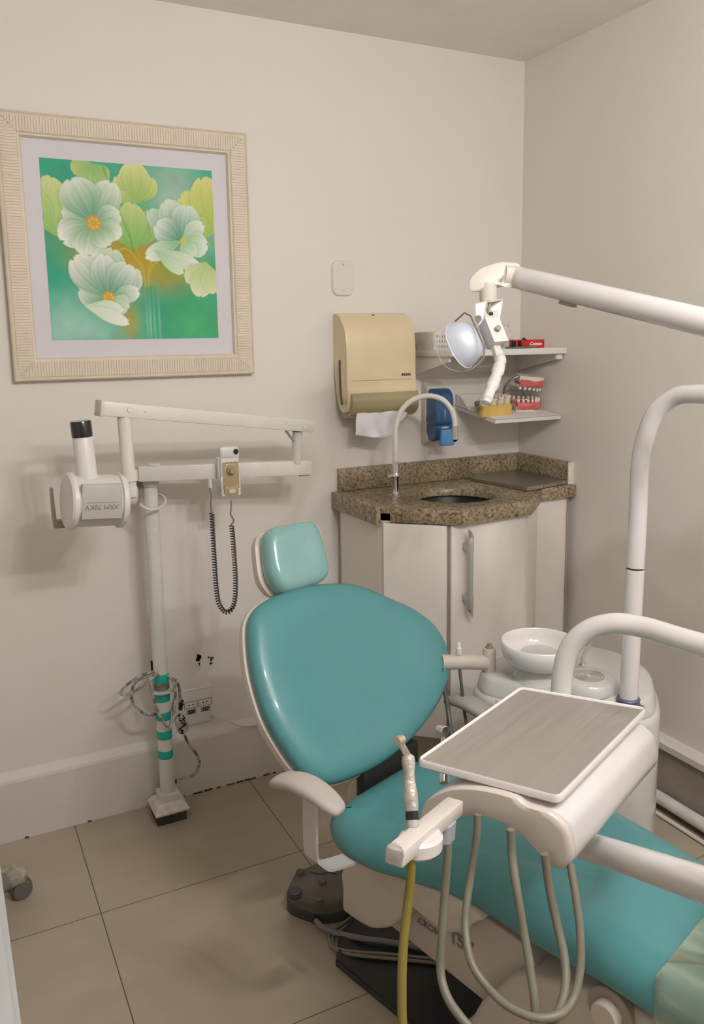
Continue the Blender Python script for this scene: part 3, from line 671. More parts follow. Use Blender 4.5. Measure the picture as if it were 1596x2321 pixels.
for i in range(120):
    p = A.lerp(B_, rr.uniform(-.01, .17))+Vector((0, rr.uniform(-.006, .006), .006)); q = p+Vector((rr.uniform(-.008, .004), rr.uniform(-.004, .004), rr.uniform(.014, .022)))
    mb.tube([p, q], .0006, 4, smooth=False)
o = mb.build('bristles', BRISTLE, t); o['kind'] = 'stuff'
# ------------------------------------------------------------------ counter, sink, cabinet
CT = 1.018
SKX, SKY, SRX, SRY = 1.593, 2.391, .142, .142
OUT = [(1.262, 2.673), (1.268, 2.345), (1.290, 2.318), (1.462, 2.160), (1.752, 2.176), (1.925, 2.338), (2.088, 2.338), (2.088, 2.673)]
t = thing('countertop', 'speckled brown granite corner countertop with backsplash and round sink hole', 'countertop', (1.68, 2.6, .96))
def counter():
    c = Vector((SKX, SKY)); rx, ry = SRX, SRY; n = 64
    # ray-cast outline resampled by angle around the hole so a ring of quads bridges hole and edge
    V2 = [Vector(p) for p in OUT]; edge = []; angs = []
    for i, p in enumerate(V2): angs.append(math.atan2(p.y-c.y, p.x-c.x))
    A = sorted(set([round(a, 6) for a in angs]+[round(-PI+2*PI*i/n, 6) for i in range(n)]))
    def hit(a):
        d = Vector((math.cos(a), math.sin(a))); best = None
        for i in range(len(V2)):
            p, q = V2[i], V2[(i+1) % len(V2)]; e = q-p; den = d.x*e.y-d.y*e.x
            if abs(den) < 1e-9: continue
            w = p-c; s_ = (w.x*e.y-w.y*e.x)/den; u = (w.x*d.y-w.y*d.x)/den
            if s_ > 0 and -1e-6 <= u <= 1+1e-6 and (best is None or s_ < best): best = s_
        return c+d*best
    O = [hit(a) for a in A]; H = [c+Vector((rx*math.cos(a), ry*math.sin(a))) for a in A]
    def L(P, z, k=1): return [Vector((c.x+(p.x-c.x)*k, c.y+(p.y-c.y)*k, z)) for p in P]
    mb = MB()
    mb.rings([L(H, CT-.03, 1.0), L(H, CT-.006, 1), L(H, CT, 1.05), L(O, CT, .985), L(O, CT-.006, 1), L(O, CT-.022, 1), L(O, CT-.022, .94), L(H, CT-.03, 1.0)], False, False)
    mb.build('slab', GRAN, t, ang=50)
counter()
def apron(a, b, h=.05, th=.018, ext=0):
    a = Vector((*a, CT-.001-h/2)); b = Vector((*b, CT-.001-h/2)); return MB().beam(a, b, th, h, bev=.003)
for a, b, h in (((1.258, 2.673), (1.262, 2.338), .062), ((1.292, 2.312), (1.464, 2.154), .048), ((1.462, 2.157), (1.752, 2.173), .048), ((1.752, 2.175), (1.922, 2.332), .048), ((1.925, 2.334), (2.088, 2.334), .045)):
    apron(a, b, h).build('front_edge', GRAN, t)
MB().box((1.681, 2.664, CT+.0405), (.814, .020, .083), bev=.002).build('backsplash', GRAN, t)
MB().box((2.078, 2.502, CT+.0405), (.022, .305, .083), bev=.002).build('backsplash', GRAN, t)
MB().box((2.078, 2.346, CT+.03), (.026, .006, .105), bev=.001).build('plaster_edge', mat('flaky_plaster', (.72, .66, .56), .7, bump=.4, bscale=60, var=.15, vscale=30), t)
mb = MB()
mb.box((1.66, 2.6525, CT+.0005), (.76, .003, .003)); mb.build('joint_line', CREV, t, smooth=False)
t = thing('sink_bowl', 'dark round sink bowl set under the granite countertop', 'sink', (SKX, SKY, .90))
prof = [(.160, CT-.031), (.158, CT-.036), (.150, CT-.08), (.12, CT-.125), (.03, CT-.14), (.0, CT-.14)]
mb = MB(); n = 48
mb.rings([[Vector((SKX+r*math.cos(2*PI*j/n), SKY+r*math.sin(2*PI*j/n), z)) for j in range(n)] for r, z in prof], False, False); mb.build('bowl', DARKSINK, t, solid=.002)
# steel cover plate lying in the corner
t = thing('steel_tray', 'flat brushed steel plate lying on the granite counter in the corner', 'steel plate', (1.93, 2.45, CT))
P = [Vector(p) for p in ((1.795, 2.640), (1.800, 2.46), (1.905, 2.318), (2.062, 2.350), (2.064, 2.645))]
P = [Vector(p) for p in ((1.8021,2.5955,1.0300)[:2], (1.8423,2.3029,1.0300)[:2], (2.0931,2.3544,1.0300)[:2], (2.062, 2.50), (2.064, 2.645), (1.86, 2.648))]
MB().slab(P, [(.0, CT+.002), (0, CT+.013), (.003, CT+.015)], dome=None).build('plate', STEEL, t, smooth=False)
MB().box((1.918, 2.325, CT+.006), (.03, .008, .012), bev=.001).build('foot', BLACK, t)
# faucet
fx, fy = (1.4142,2.4914,1.0180)[:2]
t = thing('faucet', 'gooseneck sink tap with white hose neck, chrome base and chrome tip', 'faucet', (fx, fy, CT))
MB().lathe([(.024, 0), (.024, .002), (.022, .004), (.0125, .006), (.0115, .012), (.0115, .060), (.0132, .063), (.0132, .074), (.0115, .077), (.0108, .080), (.0108, .118), (.0095, .119)], T(fx, fy, CT), 28).build('chrome_base', CHROME, t)
mb = MB(); mb.cyl((fx-.012, fy, CT+.068), (fx-.030, fy-.004, CT+.068), .0085); mb.cyl((fx-.030, fy-.004, CT+.068), (fx-.034, fy-.004, CT+.068), .010); mb.build('tap_knob', CHROME, t)
def FP(x_, z_): return (fx+x_, fy-.35*x_, z_)
tip = .225
pts = [FP(0, CT+.11), FP(.000, CT+.19), FP(.004, CT+.25), FP(.022, CT+.298), FP(.060, CT+.333), FP(.108, CT+.345), FP(.155, CT+.333), FP(.187, CT+.298), FP(.198, CT+.262), FP(.201, CT+.235)]
MB().tube(pts, .0092, 18, 8).build('neck', mat('white_hose', (.84, .82, .80), .3), t)
MB().tube([FP(.201, CT+.240), FP(.2015, CT+.190)], .0108, 20, smooth=False).build('spout_tip', CHROME, t)
MB().lathe([(.011, 0), (.008, -.004), (.002, -.009)], T(*FP(.2015, CT+.190)), 16).build('aerator', BLACK, t)
# cabinet
t = thing('sink_cabinet', 'white laminate corner cabinet under the granite sink counter', 'cabinet', (1.7, 2.5, .22))
CP = [(1.270, 2.652), (1.272, 2.36), (1.280, 2.335), (1.435, 2.190), (1.742, 2.195), (1.905, 2.345), (2.062, 2.345), (2.062, 2.652)]
CZ0, CZ1 = .235, .972
mb = MB(); mb.rings([[Vector((*p, z)) for p in CP] for z in (CZ0, CZ1-.001)], True, False); mb.build('carcass', WHCAB, t, smooth=False)
def panel(a, b, name, z0=CZ0, z1=CZ1-.006, th=.016, g=.0015):
    a = Vector((*a, (z0+z1)/2)); b = Vector((*b, (z0+z1)/2)); d = (b-a).normalized(); n = Vector((d.y, -d.x, 0))
    return MB().beam(a+d*g+n*th/2, b-d*g+n*th/2, th, z1-z0, bev=.001).build(name, WHCAB, t)
d1 = panel(CP[2], CP[3], 'door_panel')
d2 = panel((1.438, 2.190), CP[4], 'door')
panel(CP[4], CP[5], 'side_panel', z1=CZ1+.0)
for p in (CP[3], CP[2], (1.2705, 2.650), (2.060, 2.343)): mb = MB(); mb.box((p[0], p[1]-.004, (CZ0+CZ1)/2), (.002, .006, CZ1-CZ0-.01)); mb.build('joint_strip', mat('brown_joint', (.42, .36, .28), .8), t, smooth=False)
# handle
hx = 1.492; hy = 2.190-.016-.030
hb = MB()
hb.cyl((hx, hy, .69), (hx, hy, .905), .0095, 20)
hd = hb.build('handle', ALU, d2)
MB().lathe([(.0108, 0), (.0108, .05), (.0095, .052)], T(hx, hy, .878), 20).build('handle_sleeve', ALU, d2)
MB().lathe([(.0095, 0), (.0108, .002), (.0108, .05)], T(hx, hy, .685), 20).build('handle_sleeve', ALU, d2)
for z_, s in ((.928, 1), (.688, -1)):
    mb = MB(); n = 20
    l0 = [Vector((hx+.0108*math.cos(2*PI*j/n), hy+.0108*math.sin(2*PI*j/n), z_)) for j in range(n)]
    l1 = [Vector((hx+.0108*math.cos(2*PI*j/n), hy+.0108*math.sin(2*PI*j/n), z_+s*(.016+.014*math.cos(2*PI*j/n+ (PI if s > 0 else 0))))) for j in range(n)]
    mb.rings([l0, l1]); mb.build('handle_tip', CHROME, d2)
for z_ in (.893, .722): MB().box((hx-.003, hy+.018, z_), (.016, .036, .022), bev=.002).build('handle_bracket', ALU, d2)
t2 = thing('cabinet_plinth', 'beige tiled plinth carrying the white corner cabinet', 'plinth', (1.7, 2.5, 0))
MB().prism([Vector(p) for p in ((1.33, 2.645), (1.33, 2.42), (1.46, 2.28), (1.72, 2.28), (1.86, 2.40), (2.055, 2.40), (2.055, 2.645))], 0, CZ0).build('tiled_block', mat('plinth_tile', (.46, .39, .30), .45, var=.05), t2, smooth=False)
# ------------------------------------------------------------------ wall-side x-ray machine
PX, PY = .572, 2.555
t = thing('xray_machine', 'white dental x-ray machine on a floor pole with folding arms and a tube head', 'x-ray machine', (PX, PY, 0))
mb = MB(); mb.cyl((PX, PY, .09), (PX-.0015, PY, 1.128), .0235, 32); mb.build('pole', XPOLE, t)
mb = MB(); mb.box((PX, PY+.003, .020), (.096, .096, .040)); mb.build('base_block', mat('black_grimy_base', (.05, .045, .035), .6, var=.5, vscale=30), t)
mb = MB(); 
bp = [(.055, .036), (.057, .043), (.048, .058), (.045, .062), (.033, .068), (.032, .092), (.028, .094)]
loops = [[Vector((PX+sx*r, PY+sy*r, z)) for sx, sy in ((-1, -1), (1, -1), (1, 1), (-1, 1))] for r, z in bp]
mb.rings(loops); mb.build('base_cover', mat('chipped_white_metal', (.70, .67, .61), .4, bump=.2, bscale=60, var=.25, vscale=50, var2=(.66, .62, .55)), t, smooth=False)
for z0, z1 in ((.476, .505), (.411, .436), (.347, .375), (.281, .310), (.213, .241)):
    MB().lathe([(.0240, z0), (.0244, z0+.001), (.0244, z1-.001), (.0240, z1)], T(PX, PY, 0), 32).build('tape_band', TAPE, t)
MB().lathe([(.0242, .452), (.0246, .455), (.0246, .472), (.0242, .476)], T(PX, PY, 0), 32).build('grimy_band', mat('grimy_tape', (.22, .20, .16), .6, var=.6, vscale=60), t)
MB().lathe([(.0245, 1.12), (.026, 1.124), (.026, 1.148), (.022, 1.150)], T(PX, PY-.004, 0), 32).build('pole_cap', XRW, t)
# folding arms
a = Vector((.528, 2.515, 1.168)); b = Vector((1.070, 2.452, 1.152))
mb = MB(); mb.beam(a, b, .042, .046, bev=.0025); mb.build('lower_arm', XRW, t)
mb = MB(); mb.lathe([(.020, 0), (.020, .005), (.017, .006)], T(.575, 2.51, 1.190), 24); mb.build('pivot_cap', XRW, t)
MB().beam(a+Vector((-.003, .0, 0)), a+Vector((.0005, 0, 0)), .040, .044, bev=.001).build('arm_end_plate', mat('scuffed_edge', (.60, .57, .50), .4), t)
MB().box((.528, 2.60, 1.115), (.05, .11, .05)).build('wall_bracket', mat('grey_green_metal', (.23, .22, .18), .5), t)
c = Vector((.388, 2.270, 1.3905)); d = Vector((1.070, 2.437, 1.287))
mb = MB(); mb.beam(c, d, .040, .0395, bev=.003); mb.build('upper_arm', XRW, t)
ax = (d-c).normalized(); sd = Vector((ax.y, -ax.x, 0)).normalized(); up = ax.cross(sd)*-1
def onarm(f, h, off=.0205): return c+(d-c)*f+sd*off+Vector((0, 0, h))
for f, h, r in ((.105, .004, .0085), (.945, -.004, .0075)):
    mb = MB(); p = onarm(f, h, .019); mb.cyl(p, p+sd*.004, r, 20); mb.build('pivot_cap', XRW, t)
for f, h, r in ((.17, .001, .003), (.85, .004, .0035), (.52, -.018, .003)):
    mb = MB(); p = onarm(f, h, .018); mb.cyl(p, p+sd*.004, r, 12); mb.build('screw', XRW, t)
MB().beam(c-ax*.008, c+ax*.002, .042, .043, bev=.003).build('arm_end_plate', mat('pinkish_end_cap', (.66, .60, .54), .45), t)
mb = MB(); mb.cyl((1.022, 2.448, 1.17), (1.022, 2.433, 1.275), .0165, 24); mb.build('elbow_post', XRW, t)
mb = MB(); mb.beam((.978, 2.42, 1.278), (1.008, 2.43, 1.243), .012, .003); mb.build('spring_strut', ALU, t)
mb = MB(); mb.box((1.05, 2.452, 1.126), (.035, .02, .004)); mb.build('stop_plate', ALU, t)
# drop tube to the head
hx0, hy0 = .4545, 2.285
mb = MB(); mb.cyl((hx0, hy0, 1.185), (hx0-.004, hy0, 1.372), .0185, 28); mb.build('drop_tube', XRW, t)
MB().lathe([(.0185, 1.215), (.0197, 1.217), (.0197, 1.186), (.0155, 1.183), (.015, 1.168), (.017, 1.166), (.017, 1.142), (.012, 1.140)][::-1], T(hx0+.004, hy0, 0), 28).build('drop_collar', XRW, t)
# the tube head: horizontal drum with rims, its axis slightly tilted
H = T(.362, 2.30, 1.1375) @ R(6, 'Z') @ R(5, 'Y') @ R(90, 'Y')
head = MB(); head.lathe([(.071, -.066), (.071, .066)], H, 48); hb = head.build('head_housing', PLW2, t)
for s in (-1, 1):
    z = .066*s; e = 1 if s > 0 else -1
    prof = [(.060, z+.012*e), (.073, z+.010*e), (.0775, z+.004*e), (.0775, z-.006*e), (.0715, z-.009*e)]
    MB().lathe(prof, H, 48).build('head_rim', PLW, t)
# flat label plate on the front of the drum
LP = T(.362, 2.30, 1.1375) @ R(6, 'Z') @ R(5, 'Y')
mb = MB(); mb.box((0, -.0655, .008), (.108, .016, .094), LP, bev=.003); lp = mb.build('label_plate', XGREY, t)
LF = LP @ frame((0, -.0738, -.006), (-1, 0, 0), (0, 0, -1))
text('XRM 70KV', .0195, LF, mat('grey_blue_print', (.17, .19, .20), .5), lp, shear=.15)
mb = MB(); mb.box((0, -.0737, .006), (.088, .0006, .0008), LP)
mb.build('underline', mat('grey_blue_print', (.2, .2, .2)), lp, smooth=False)
# cone pointing up with a black cap
CT_ = T(.346, 2.295, 1.205) @ R(-3, 'Y')
MB().lathe([(.030, -.02), (.029, .0), (.0265, .010), (.0265, .108), (.0255, .110)], CT_, 36).build('cone', PLW, t)
MB().lathe([(.0272, .110), (.0276, .113), (.0276, .150), (.0262, .153), (.0, .153)], CT_, 36).build('cone_cap', mat('glossy_black_cap', (.010, .011, .013), .18, coat=.5, bump=.1, bscale=90), t)
# yoke on the right, handle on the left
mb = MB(); q = H @ Vector((0, 0, .072)); r_ = H @ Vector((0, 0, .112)); mb.cyl(q+Vector((0, 0, .015)), r_+Vector((0, 0, .012)), .031, 36, bev=.003); mb.build('yoke', XRW, t)
mb = MB(); mb.cyl(r_+Vector((-.001, 0, .014)), r_+Vector((.005, 0, .014)), .005, 12); mb.build('screw', ALU, t)
mb = MB()
hp = [Vector((0.2959,2.3685,1.0784)), Vector((0.2729,2.3801,1.0788)), Vector((0.2649,2.3904,1.1129)), Vector((0.2643,2.4009,1.1674))]
mb.beam((0.3021,2.3857,1.0656), (0.2608,2.3839,1.0669), .03, .022, bev=.003)
P = catmull([Vector((0.2645,2.3805,1.0584)), Vector((0.2628,2.3870,1.0887)), Vector((0.2627,2.3938,1.1251)), Vector((0.2631,2.4013,1.1662))], 6)
mb.rings([[p+Vector((sx*(.0055-.002*i/len(P)), sy*.011, 0)) for sx, sy in ((-1, -1), (1, -1), (1, 1), (-1, 1))] for i, p in enumerate(P)])
mb.build('positioning_handle', YAGED, t)
# cable hook ring at the pole top
mb = MB(); mb.tube([(0.5302,2.5200,1.0718), (0.5398,2.5050,1.0624), (0.5611,2.5000,1.0541), (0.5868,2.5100,1.0565), (0.6088,2.5300,1.0661), (0.6143,2.5550,1.0783), (0.6066,2.5850,1.0841)], .0042, 12); mb.build('cable_hook', XRW, t)
mb = MB(); mb.tube([(0.5328,2.5200,0.4615), (0.5410,2.5150,0.4542), (0.5734,2.5150,0.4487), (0.5963,2.5200,0.4509), (0.6117,2.5000,0.4899)], .0042, 10); mb.build('lower_hook', ALU, t)
# exposure timer handset in its holder, with coiled cord
t = thing('exposure_timer', 'beige and white x-ray exposure timer handset with dial, clipped on the lower x-ray arm', 'timer', (.79, 2.44, 1.09))
yT = 2.440
mb = MB(); mb.box((.7915, yT, 1.168), (.060, .026, .146), bev=.005); bd = mb.build('body', PLW, t)
mb = MB(); mb.box((.7925, yT-.0135, 1.152), (.052, .004, .084), bev=.001); pl = mb.build('scale_plate', PRINTG, t)
mb = MB(); mb.cyl((.7925, yT-.015, 1.168), (.7925, yT-.024, 1.168), .0135, 24); mb.cyl((.7925, yT-.024, 1.168), (.7925, yT-.034, 1.168), .009, 24); mb.build('dial', PRINTG, t)
mb = MB()
for i in range(22):
    an = math.radians(-40+i*12); mb.box((.7925+.0185*math.cos(an), yT-.0157, 1.168+.0185*math.sin(an)), (.0014, .0006, .0014))
for i in range(3): mb.box((.781+.012*i, yT-.0157, 1.187), (.006, .0006, .002))
mb.build('scale_marks', WHITEP, t, smooth=False)
mb = MB(); 
for i in range(3): mb.cyl((.781+.012*i, yT-.015, 1.1915), (.781+.012*i, yT-.0165, 1.1915), .0016, 8)
for xx in (.772, .813): mb.cyl((xx, yT-.015, 1.118), (xx, yT-.0165, 1.118), .0016, 8)
mb.build('indicator', BLACK, t)
mb = MB(); mb.cyl((.8115, yT-.012, 1.2245), (.8115, yT-.0165, 1.2245), .0085, 20); mb.build('exposure_button', BLACK, t)
MB().box((.7935, yT-.0135, 1.218), (.056, .003, .022), bev=.001).build('display_strip', mat('pale_display', (.66, .65, .66), .3), t)
mb = MB(); mb.box((.791, yT-.013, 1.1055), (.045, .02, .030), bev=.002); mb.build('switch_plate', PRINTG, t)
mb = MB(); mb.box((.791, yT-.024, 1.1035), (.020, .006, .013), bev=.001); mb.build('rocker_switch', mat('ivory_switch', (.66, .58, .45), .4), t)
mb = MB()
mb.box((.763, yT+.004, 1.118), (.006, .036, .062), bev=.001); mb.box((.819, yT+.004, 1.118), (.006, .036, .062), bev=.001); mb.box((.791, yT-.006, 1.092), (.058, .03, .006), bev=.001)
mb.box((.766, yT-.012, 1.110), (.012, .004, .044)); mb.box((.816, yT-.012, 1.110), (.012, .004, .044)); mb.box((.760, yT+.01, 1.165), (.005, .02, .09), bev=.001)
mb.build('holder', PLW, t)
P = catmull([(0.7945,2.4400,1.0693), (0.7919,2.4350,1.0465), (0.7880,2.4300,1.0282), (0.7973,2.4300,1.0074), (0.7881,2.4300,0.9944)], 6)
MB().tube(P, .0026, 8, smooth=False).build('cord_lead', CABLEG, t)
P = catmull([(0.7334,2.4500,1.0347), (0.7324,2.4450,0.9838), (0.7321,2.4400,0.8859), (0.7340,2.4400,0.7998), (0.7415,2.4400,0.7408), (0.7649,2.4400,0.7107), (0.7893,2.4400,0.7331), (0.7981,2.4400,0.8046), (0.7964,2.4400,0.9059), (0.7945,2.4400,0.9633), (0.7913,2.4400,0.9921)], 30)
coil(P, .0062, .0023, 74, 'coiled_cord', mat('dark_grey_cord', (.075, .072, .062), .45), t, 8, 14)
P = catmull([(0.7314,2.4500,1.1157), (0.7344,2.4500,1.0877), (0.7317,2.4500,1.0601), (0.7334,2.4500,1.0347)], 6)
MB().tube(P, .0026, 8, smooth=False).build('cord_lead', CABLEG, t)
mb = MB(); p = Vector((0.7333,2.4550,1.1217)); mb.cyl(p+Vector((0, 0, .022)), p+Vector((.001, 0, -.010)), .0065, 16); mb.cyl(p+Vector((.001, 0, -.010)), p+Vector((.002, 0, -.020)), .004, 12); mb.build('cord_plug', XRW, t)
# painted cables hanging around the pole
CBL = mat('paint_smeared_cable', (.42, .41, .37), .5, var=.75, vscale=55, var2=(.10, .095, .08))
t = thing('power_cable', 'paint-smeared grey power cable looped around the striped pole with a taped plug adapter', 'cable', (PX, 2.52, .03))
yk = 2.515
mb = MB()
mb.tube([(0.5500,2.5500,0.5154), (0.4985,2.5200,0.5220), (0.4507,2.5150,0.5000), (0.4345,2.5150,0.4786), (0.4558,2.5150,0.4711), (0.4943,2.5100,0.4884), (0.5331,2.5100,0.5098), (0.5653,2.5450,0.5051)], .0045, 10)
mb.tube([(0.5523,2.5500,0.5059), (0.5000,2.5300,0.5091), (0.4766,2.5300,0.4889), (0.4689,2.5300,0.4534), (0.4807,2.5300,0.4166), (0.5071,2.5300,0.3897), (0.5447,2.5500,0.3682)], .0050, 10)
mb.tube([(0.5388,2.5200,0.5197), (0.5281,2.5150,0.4986), (0.5343,2.5120,0.4464), (0.5500,2.5100,0.3808), (0.5733,2.5100,0.3360), (0.5886,2.5120,0.3437), (0.6003,2.5120,0.4018), (0.6055,2.5150,0.4599), (0.5983,2.5200,0.4896), (0.5894,2.5400,0.4960)], .0045, 10)
mb.tube([(0.5960,2.5450,0.4883), (0.6174,2.5300,0.4744), (0.6240,2.5300,0.4320), (0.6233,2.5300,0.3894)], .0045, 10)
mb.tube([(0.6350,2.5500,0.2791), (0.6547,2.5600,0.2289), (0.6784,2.5650,0.1889), (0.6872,2.5700,0.1490), (0.6686,2.5750,0.1143), (0.6392,2.5800,0.1084), (0.6063,2.5750,0.1117)], .0045, 10)
mb.tube([(0.6036,2.5350,0.4889), (0.6074,2.5200,0.4425), (0.5950,2.5200,0.3997), (0.5955,2.5200,0.3539)], .0042, 8)
mb.build('cable', CBL, t)
mb = MB(); mb.tube([(0.5488,2.5750,0.5427), (0.5484,2.5750,0.5096)], .004, 8); mb.tube([(0.6063,2.5750,0.1117), (0.6056,2.5750,0.0990)], .003, 8); mb.build('cable_stub', BLACK, t)
p = Vector((0.6246,2.5300,0.3276))
mb = MB(); mb.slab(rrect(.040, .064, .018, 6), [(.004, -.012), (0, -.008), (0, .008), (.004, .012)], frame(p, (1, 0, .12), (-.12, 0, 1))); mb.build('adapter', mat('scuffed_white_plug', (.55, .53, .47), .3, var=.3, vscale=25), t)
mb = MB(); rr = random.Random(4)
for i in range(16):
    q = p+Vector((-.004+rr.uniform(-.008, .012), -.013, .04-i*.0045)); mb.box((0, 0, 0), (rr.uniform(.004, .012), .003, rr.uniform(.002, .006)), T(*q) @ R(rr.uniform(-50, 50), 'Y'))
q = Vector((0.6251,2.5250,0.3940))
for i in range(6): mb.box((0, 0, 0), (.011, .012, .004), T(*(q+Vector((rr.uniform(-.004, .004), 0, .012-i*.005)))) @ R(rr.uniform(-40, 40), 'Y'))
mb.build('black_tape', BLACK, t, smooth=False)
# outlet plate
t = thing('outlet_plate', 'white double outlet plate marked 127 on the wall behind the striped pole', 'outlet', (.712, YA, .245))
mb = MB(); mb.box((.7115, YA-.005, .3135), (.117, .010, .130), bev=.003); mb.build('plate', PLW, t)
def outlet(cx, cz, label):
    mb = MB(); w, h, th = .045, .024, .0012
    for dx, dz, a, b in ((0, h/2, w, th), (0, -h/2, w, th), (-w/2, 0, th, h), (w/2, 0, th, h)): mb.box((cx+dx, YA-.0102, cz+dz), (a, .0008, b))
    for s in (-1, 1): 
        l = [Vector((cx+s*.0045+s*.0, 0, cz+.003)), Vector((cx+s*.0045, 0, cz-.003)), Vector((cx+s*.0105, 0, cz))]
        mb.rings([[Vector((v.x, YA-.0100, v.z)) for v in l], [Vector((v.x, YA-.0108, v.z)) for v in l]])
    mb.build('socket_outline', BLACK, t, smooth=False)
    mb = MB(); mb.box((cx+.001, YA-.0103, cz-.0255), (.034, .0008, .018)); lb = mb.build('voltage_label', mat('label_grey', (.42, .39, .36), .5), t, smooth=False)
    text(label, .0165, frame((cx+.001, YA-.0109, cz-.0250), (1, 0, 0), (0, 0, 1)), BLACK, lb, bold=.0009)
outlet(.7435, .322, '127'); outlet(.693, .322, '220')
MB().box((.7115, YA-.0085, .372), (.112, .004, .002)).build('plaster_smear', mat('flaky_plaster', (.66, .6, .5), .7), t)
o = MB().tube([(0.7611,2.6620,0.2687), (0.7933,2.6550,0.2510), (0.8304,2.6470,0.2326), (0.8658,2.6430,0.2127), (0.9109,2.6450,0.2012), (0.9775,2.6450,0.1788)], .0021, 8).build('thin_wire', mat('dirty_white_wire', (.58, .54, .46), .5)); tag(o, 'thin off-white wire running along the skirting from the outlet to the right', 'wire')
# ------------------------------------------------------------------ dental chair
CH = T(.92, 1.62, 0) @ R(15, 'Z')
chair = thing('dental_chair', 'dental chair with teal vinyl upholstery, headrest and beige plastic base', 'dental chair', (.92, 1.62, 0), 15)
def P2(*a): return [Vector(p) for p in a]
# backrest
TH = math.radians(35)
BK = CH @ Matrix(((1, 0, 0, 0), (0, math.sin(TH), -math.cos(TH), 0), (0, math.cos(TH), math.sin(TH), .52), (0, 0, 0, 1)))
bo = [(-0.0272,0.5138), (-0.1136,0.5113), (-0.1759,0.4995), (-0.2142,0.4783), (-0.2401,0.4366), (-0.2680,0.3438), (-0.2771,0.2389), (-0.2616,0.1500), (-0.2372,0.0867), (-0.2131,0.0594), (-0.1800,0.0440), (-0.1271,0.0360), (-0.0422,0.0353), (0.0647,0.0502), (0.1758,0.0866), (0.2630,0.1325), (0.3201,0.1854), (0.3418,0.2419), (0.3324,0.3108), (0.2817,0.3742), (0.2094,0.4273), (0.1475,0.4706), (0.0772,0.4968)]
bo = resample(catmull([Vector((*p, 0)) for p in bo], 6, True), 120); bo = [Vector((p.x, p.y)) for p in bo]
mb = MB(); mb.slab(bo, [(.035, -.055), (.012, -.050), (.002, -.034), (0, -.022), (.003, -.010), (.010, -.003), (.022, .003), (.04, .006)], BK, dome=[(.86, .005), (.72, -.002), (.58, -.009), (.42, -.014), (.25, -.016), (.1, -.017)]); mb.build('backrest', TEALB, chair, ang=80)
mb = MB(); mb.slab(bo, [(.06, -.105), (.025, -.098), (.004, -.075), (-.004, -.055), (-.003, -.042), (.004, -.040)], BK); mb.build('backrest_shell', CUSHEL, chair, ang=60)
# headrest
HTH = math.radians(25)
HK0 = Matrix(((1, 0, 0, 0), (0, math.sin(HTH), -math.cos(HTH), .30), (0, math.cos(HTH), math.sin(HTH), .96), (0, 0, 0, 1)))
HK = CH @ HK0
ho = [(-0.0789,0.1428), (-0.0212,0.1440), (0.0391,0.1428), (0.0576,0.1273), (0.0640,0.0791), (0.0594,0.0185), (0.0487,-0.0098), (0.0208,-0.0233), (-0.0329,-0.0285), (-0.0966,-0.0275), (-0.1162,-0.0083), (-0.1263,0.0261), (-0.1178,0.0825), (-0.1047,0.1247)]
ho = resample(catmull([Vector((*p, 0)) for p in ho], 6, True), 80); ho = [Vector((p.x, p.y)) for p in ho]
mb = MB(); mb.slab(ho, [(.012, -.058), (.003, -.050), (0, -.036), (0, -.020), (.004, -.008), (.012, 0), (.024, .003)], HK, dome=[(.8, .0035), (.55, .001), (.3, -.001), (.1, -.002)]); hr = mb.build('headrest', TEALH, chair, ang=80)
mb = MB(); mb.slab(ho, [(.022, -.100), (.008, -.094), (.001, -.075), (.000, -.060), (.008, -.055)], HK @ T(-.006, 0, 0)); mb.build('headrest_shell', CUSHEL, chair, ang=60)
mb = MB(); mb.beam(CH @ Vector((-.03, .34, .96)), CH @ Vector((-.03, .25, .78)), .05, .012); mb.build('headrest_bracket', ALU, chair)
# clear film over the headrest: a loose wrinkled skin with pinched corners
mb = MB(); hc = sum(ho, Vector((0, 0)))/len(ho); rr = random.Random(9)
def puck(P, k, a): return [hc+(p-hc)*(k+a*max(0, math.cos(4*(math.atan2((p-hc).y, (p-hc).x)-.85)))**6+rr.uniform(-.004, .004)) for p in P]
n = len(ho); L = []
for k, a, z in ((.96, .06, -.066), (1.015, .07, -.050), (1.02, .02, -.03), (1.005, .0, -.012), (.95, 0, .0015), (.8, 0, .0060), (.5, 0, .0050), (.1, 0, .001)):
    L.append([HK @ Vector((p.x, p.y, z)) for p in puck(ho, k, a)])
mb.rings(L, False, True); mb.build('headrest_film', mat('clear_film', (.85, .9, .88), .08, alpha=.16, bump=.35, bscale=30, spec=1), chair, ang=60)
# seat and leg rest
so = [(-.13, .028), (-.19, .015), (-0.2082,0.0119,0.4660)[:2], (-0.2366,-0.0444,0.4660)[:2], (-0.2401,-0.1041,0.4660)[:2], (-0.2293,-0.1619,0.4660)[:2], (-0.2009,-0.2342,0.4660)[:2], (-0.1629,-0.3541,0.4660)[:2], (-0.1613,-0.5077,0.4660)[:2], (-0.1526,-0.6441,0.4660)[:2], (-0.1538,-0.7240,0.4660)[:2], (-.16, -.95), (-.15, -1.12), (-.12, -1.21), (0, -1.24), (.12, -1.21), (.185, -1.12), (.21, -.95), (.222, -.75), (.25, -.6), (.272, -.46), (.285, -.34), (.285, -.22), (.27, -.10), (.235, -.01), (.18, .03), (.10, .045), (0, .042)]
so = resample(catmull([Vector((*p, 0)) for p in so], 6, True), 150); so = [Vector((p.x, p.y)) for p in so]
mb = MB(); mb.slab(so, [(.030, .440), (.010, .443), (.001, .454), (0, .468), (.004, .486), (.014, .502), (.030, .514), (.05, .520)], CH, dome=[(.93, .523), (.8, .524), (.5, .516), (.2, .512)]); 
mb.build('seat_cushion', TEAL, chair, ang=80)
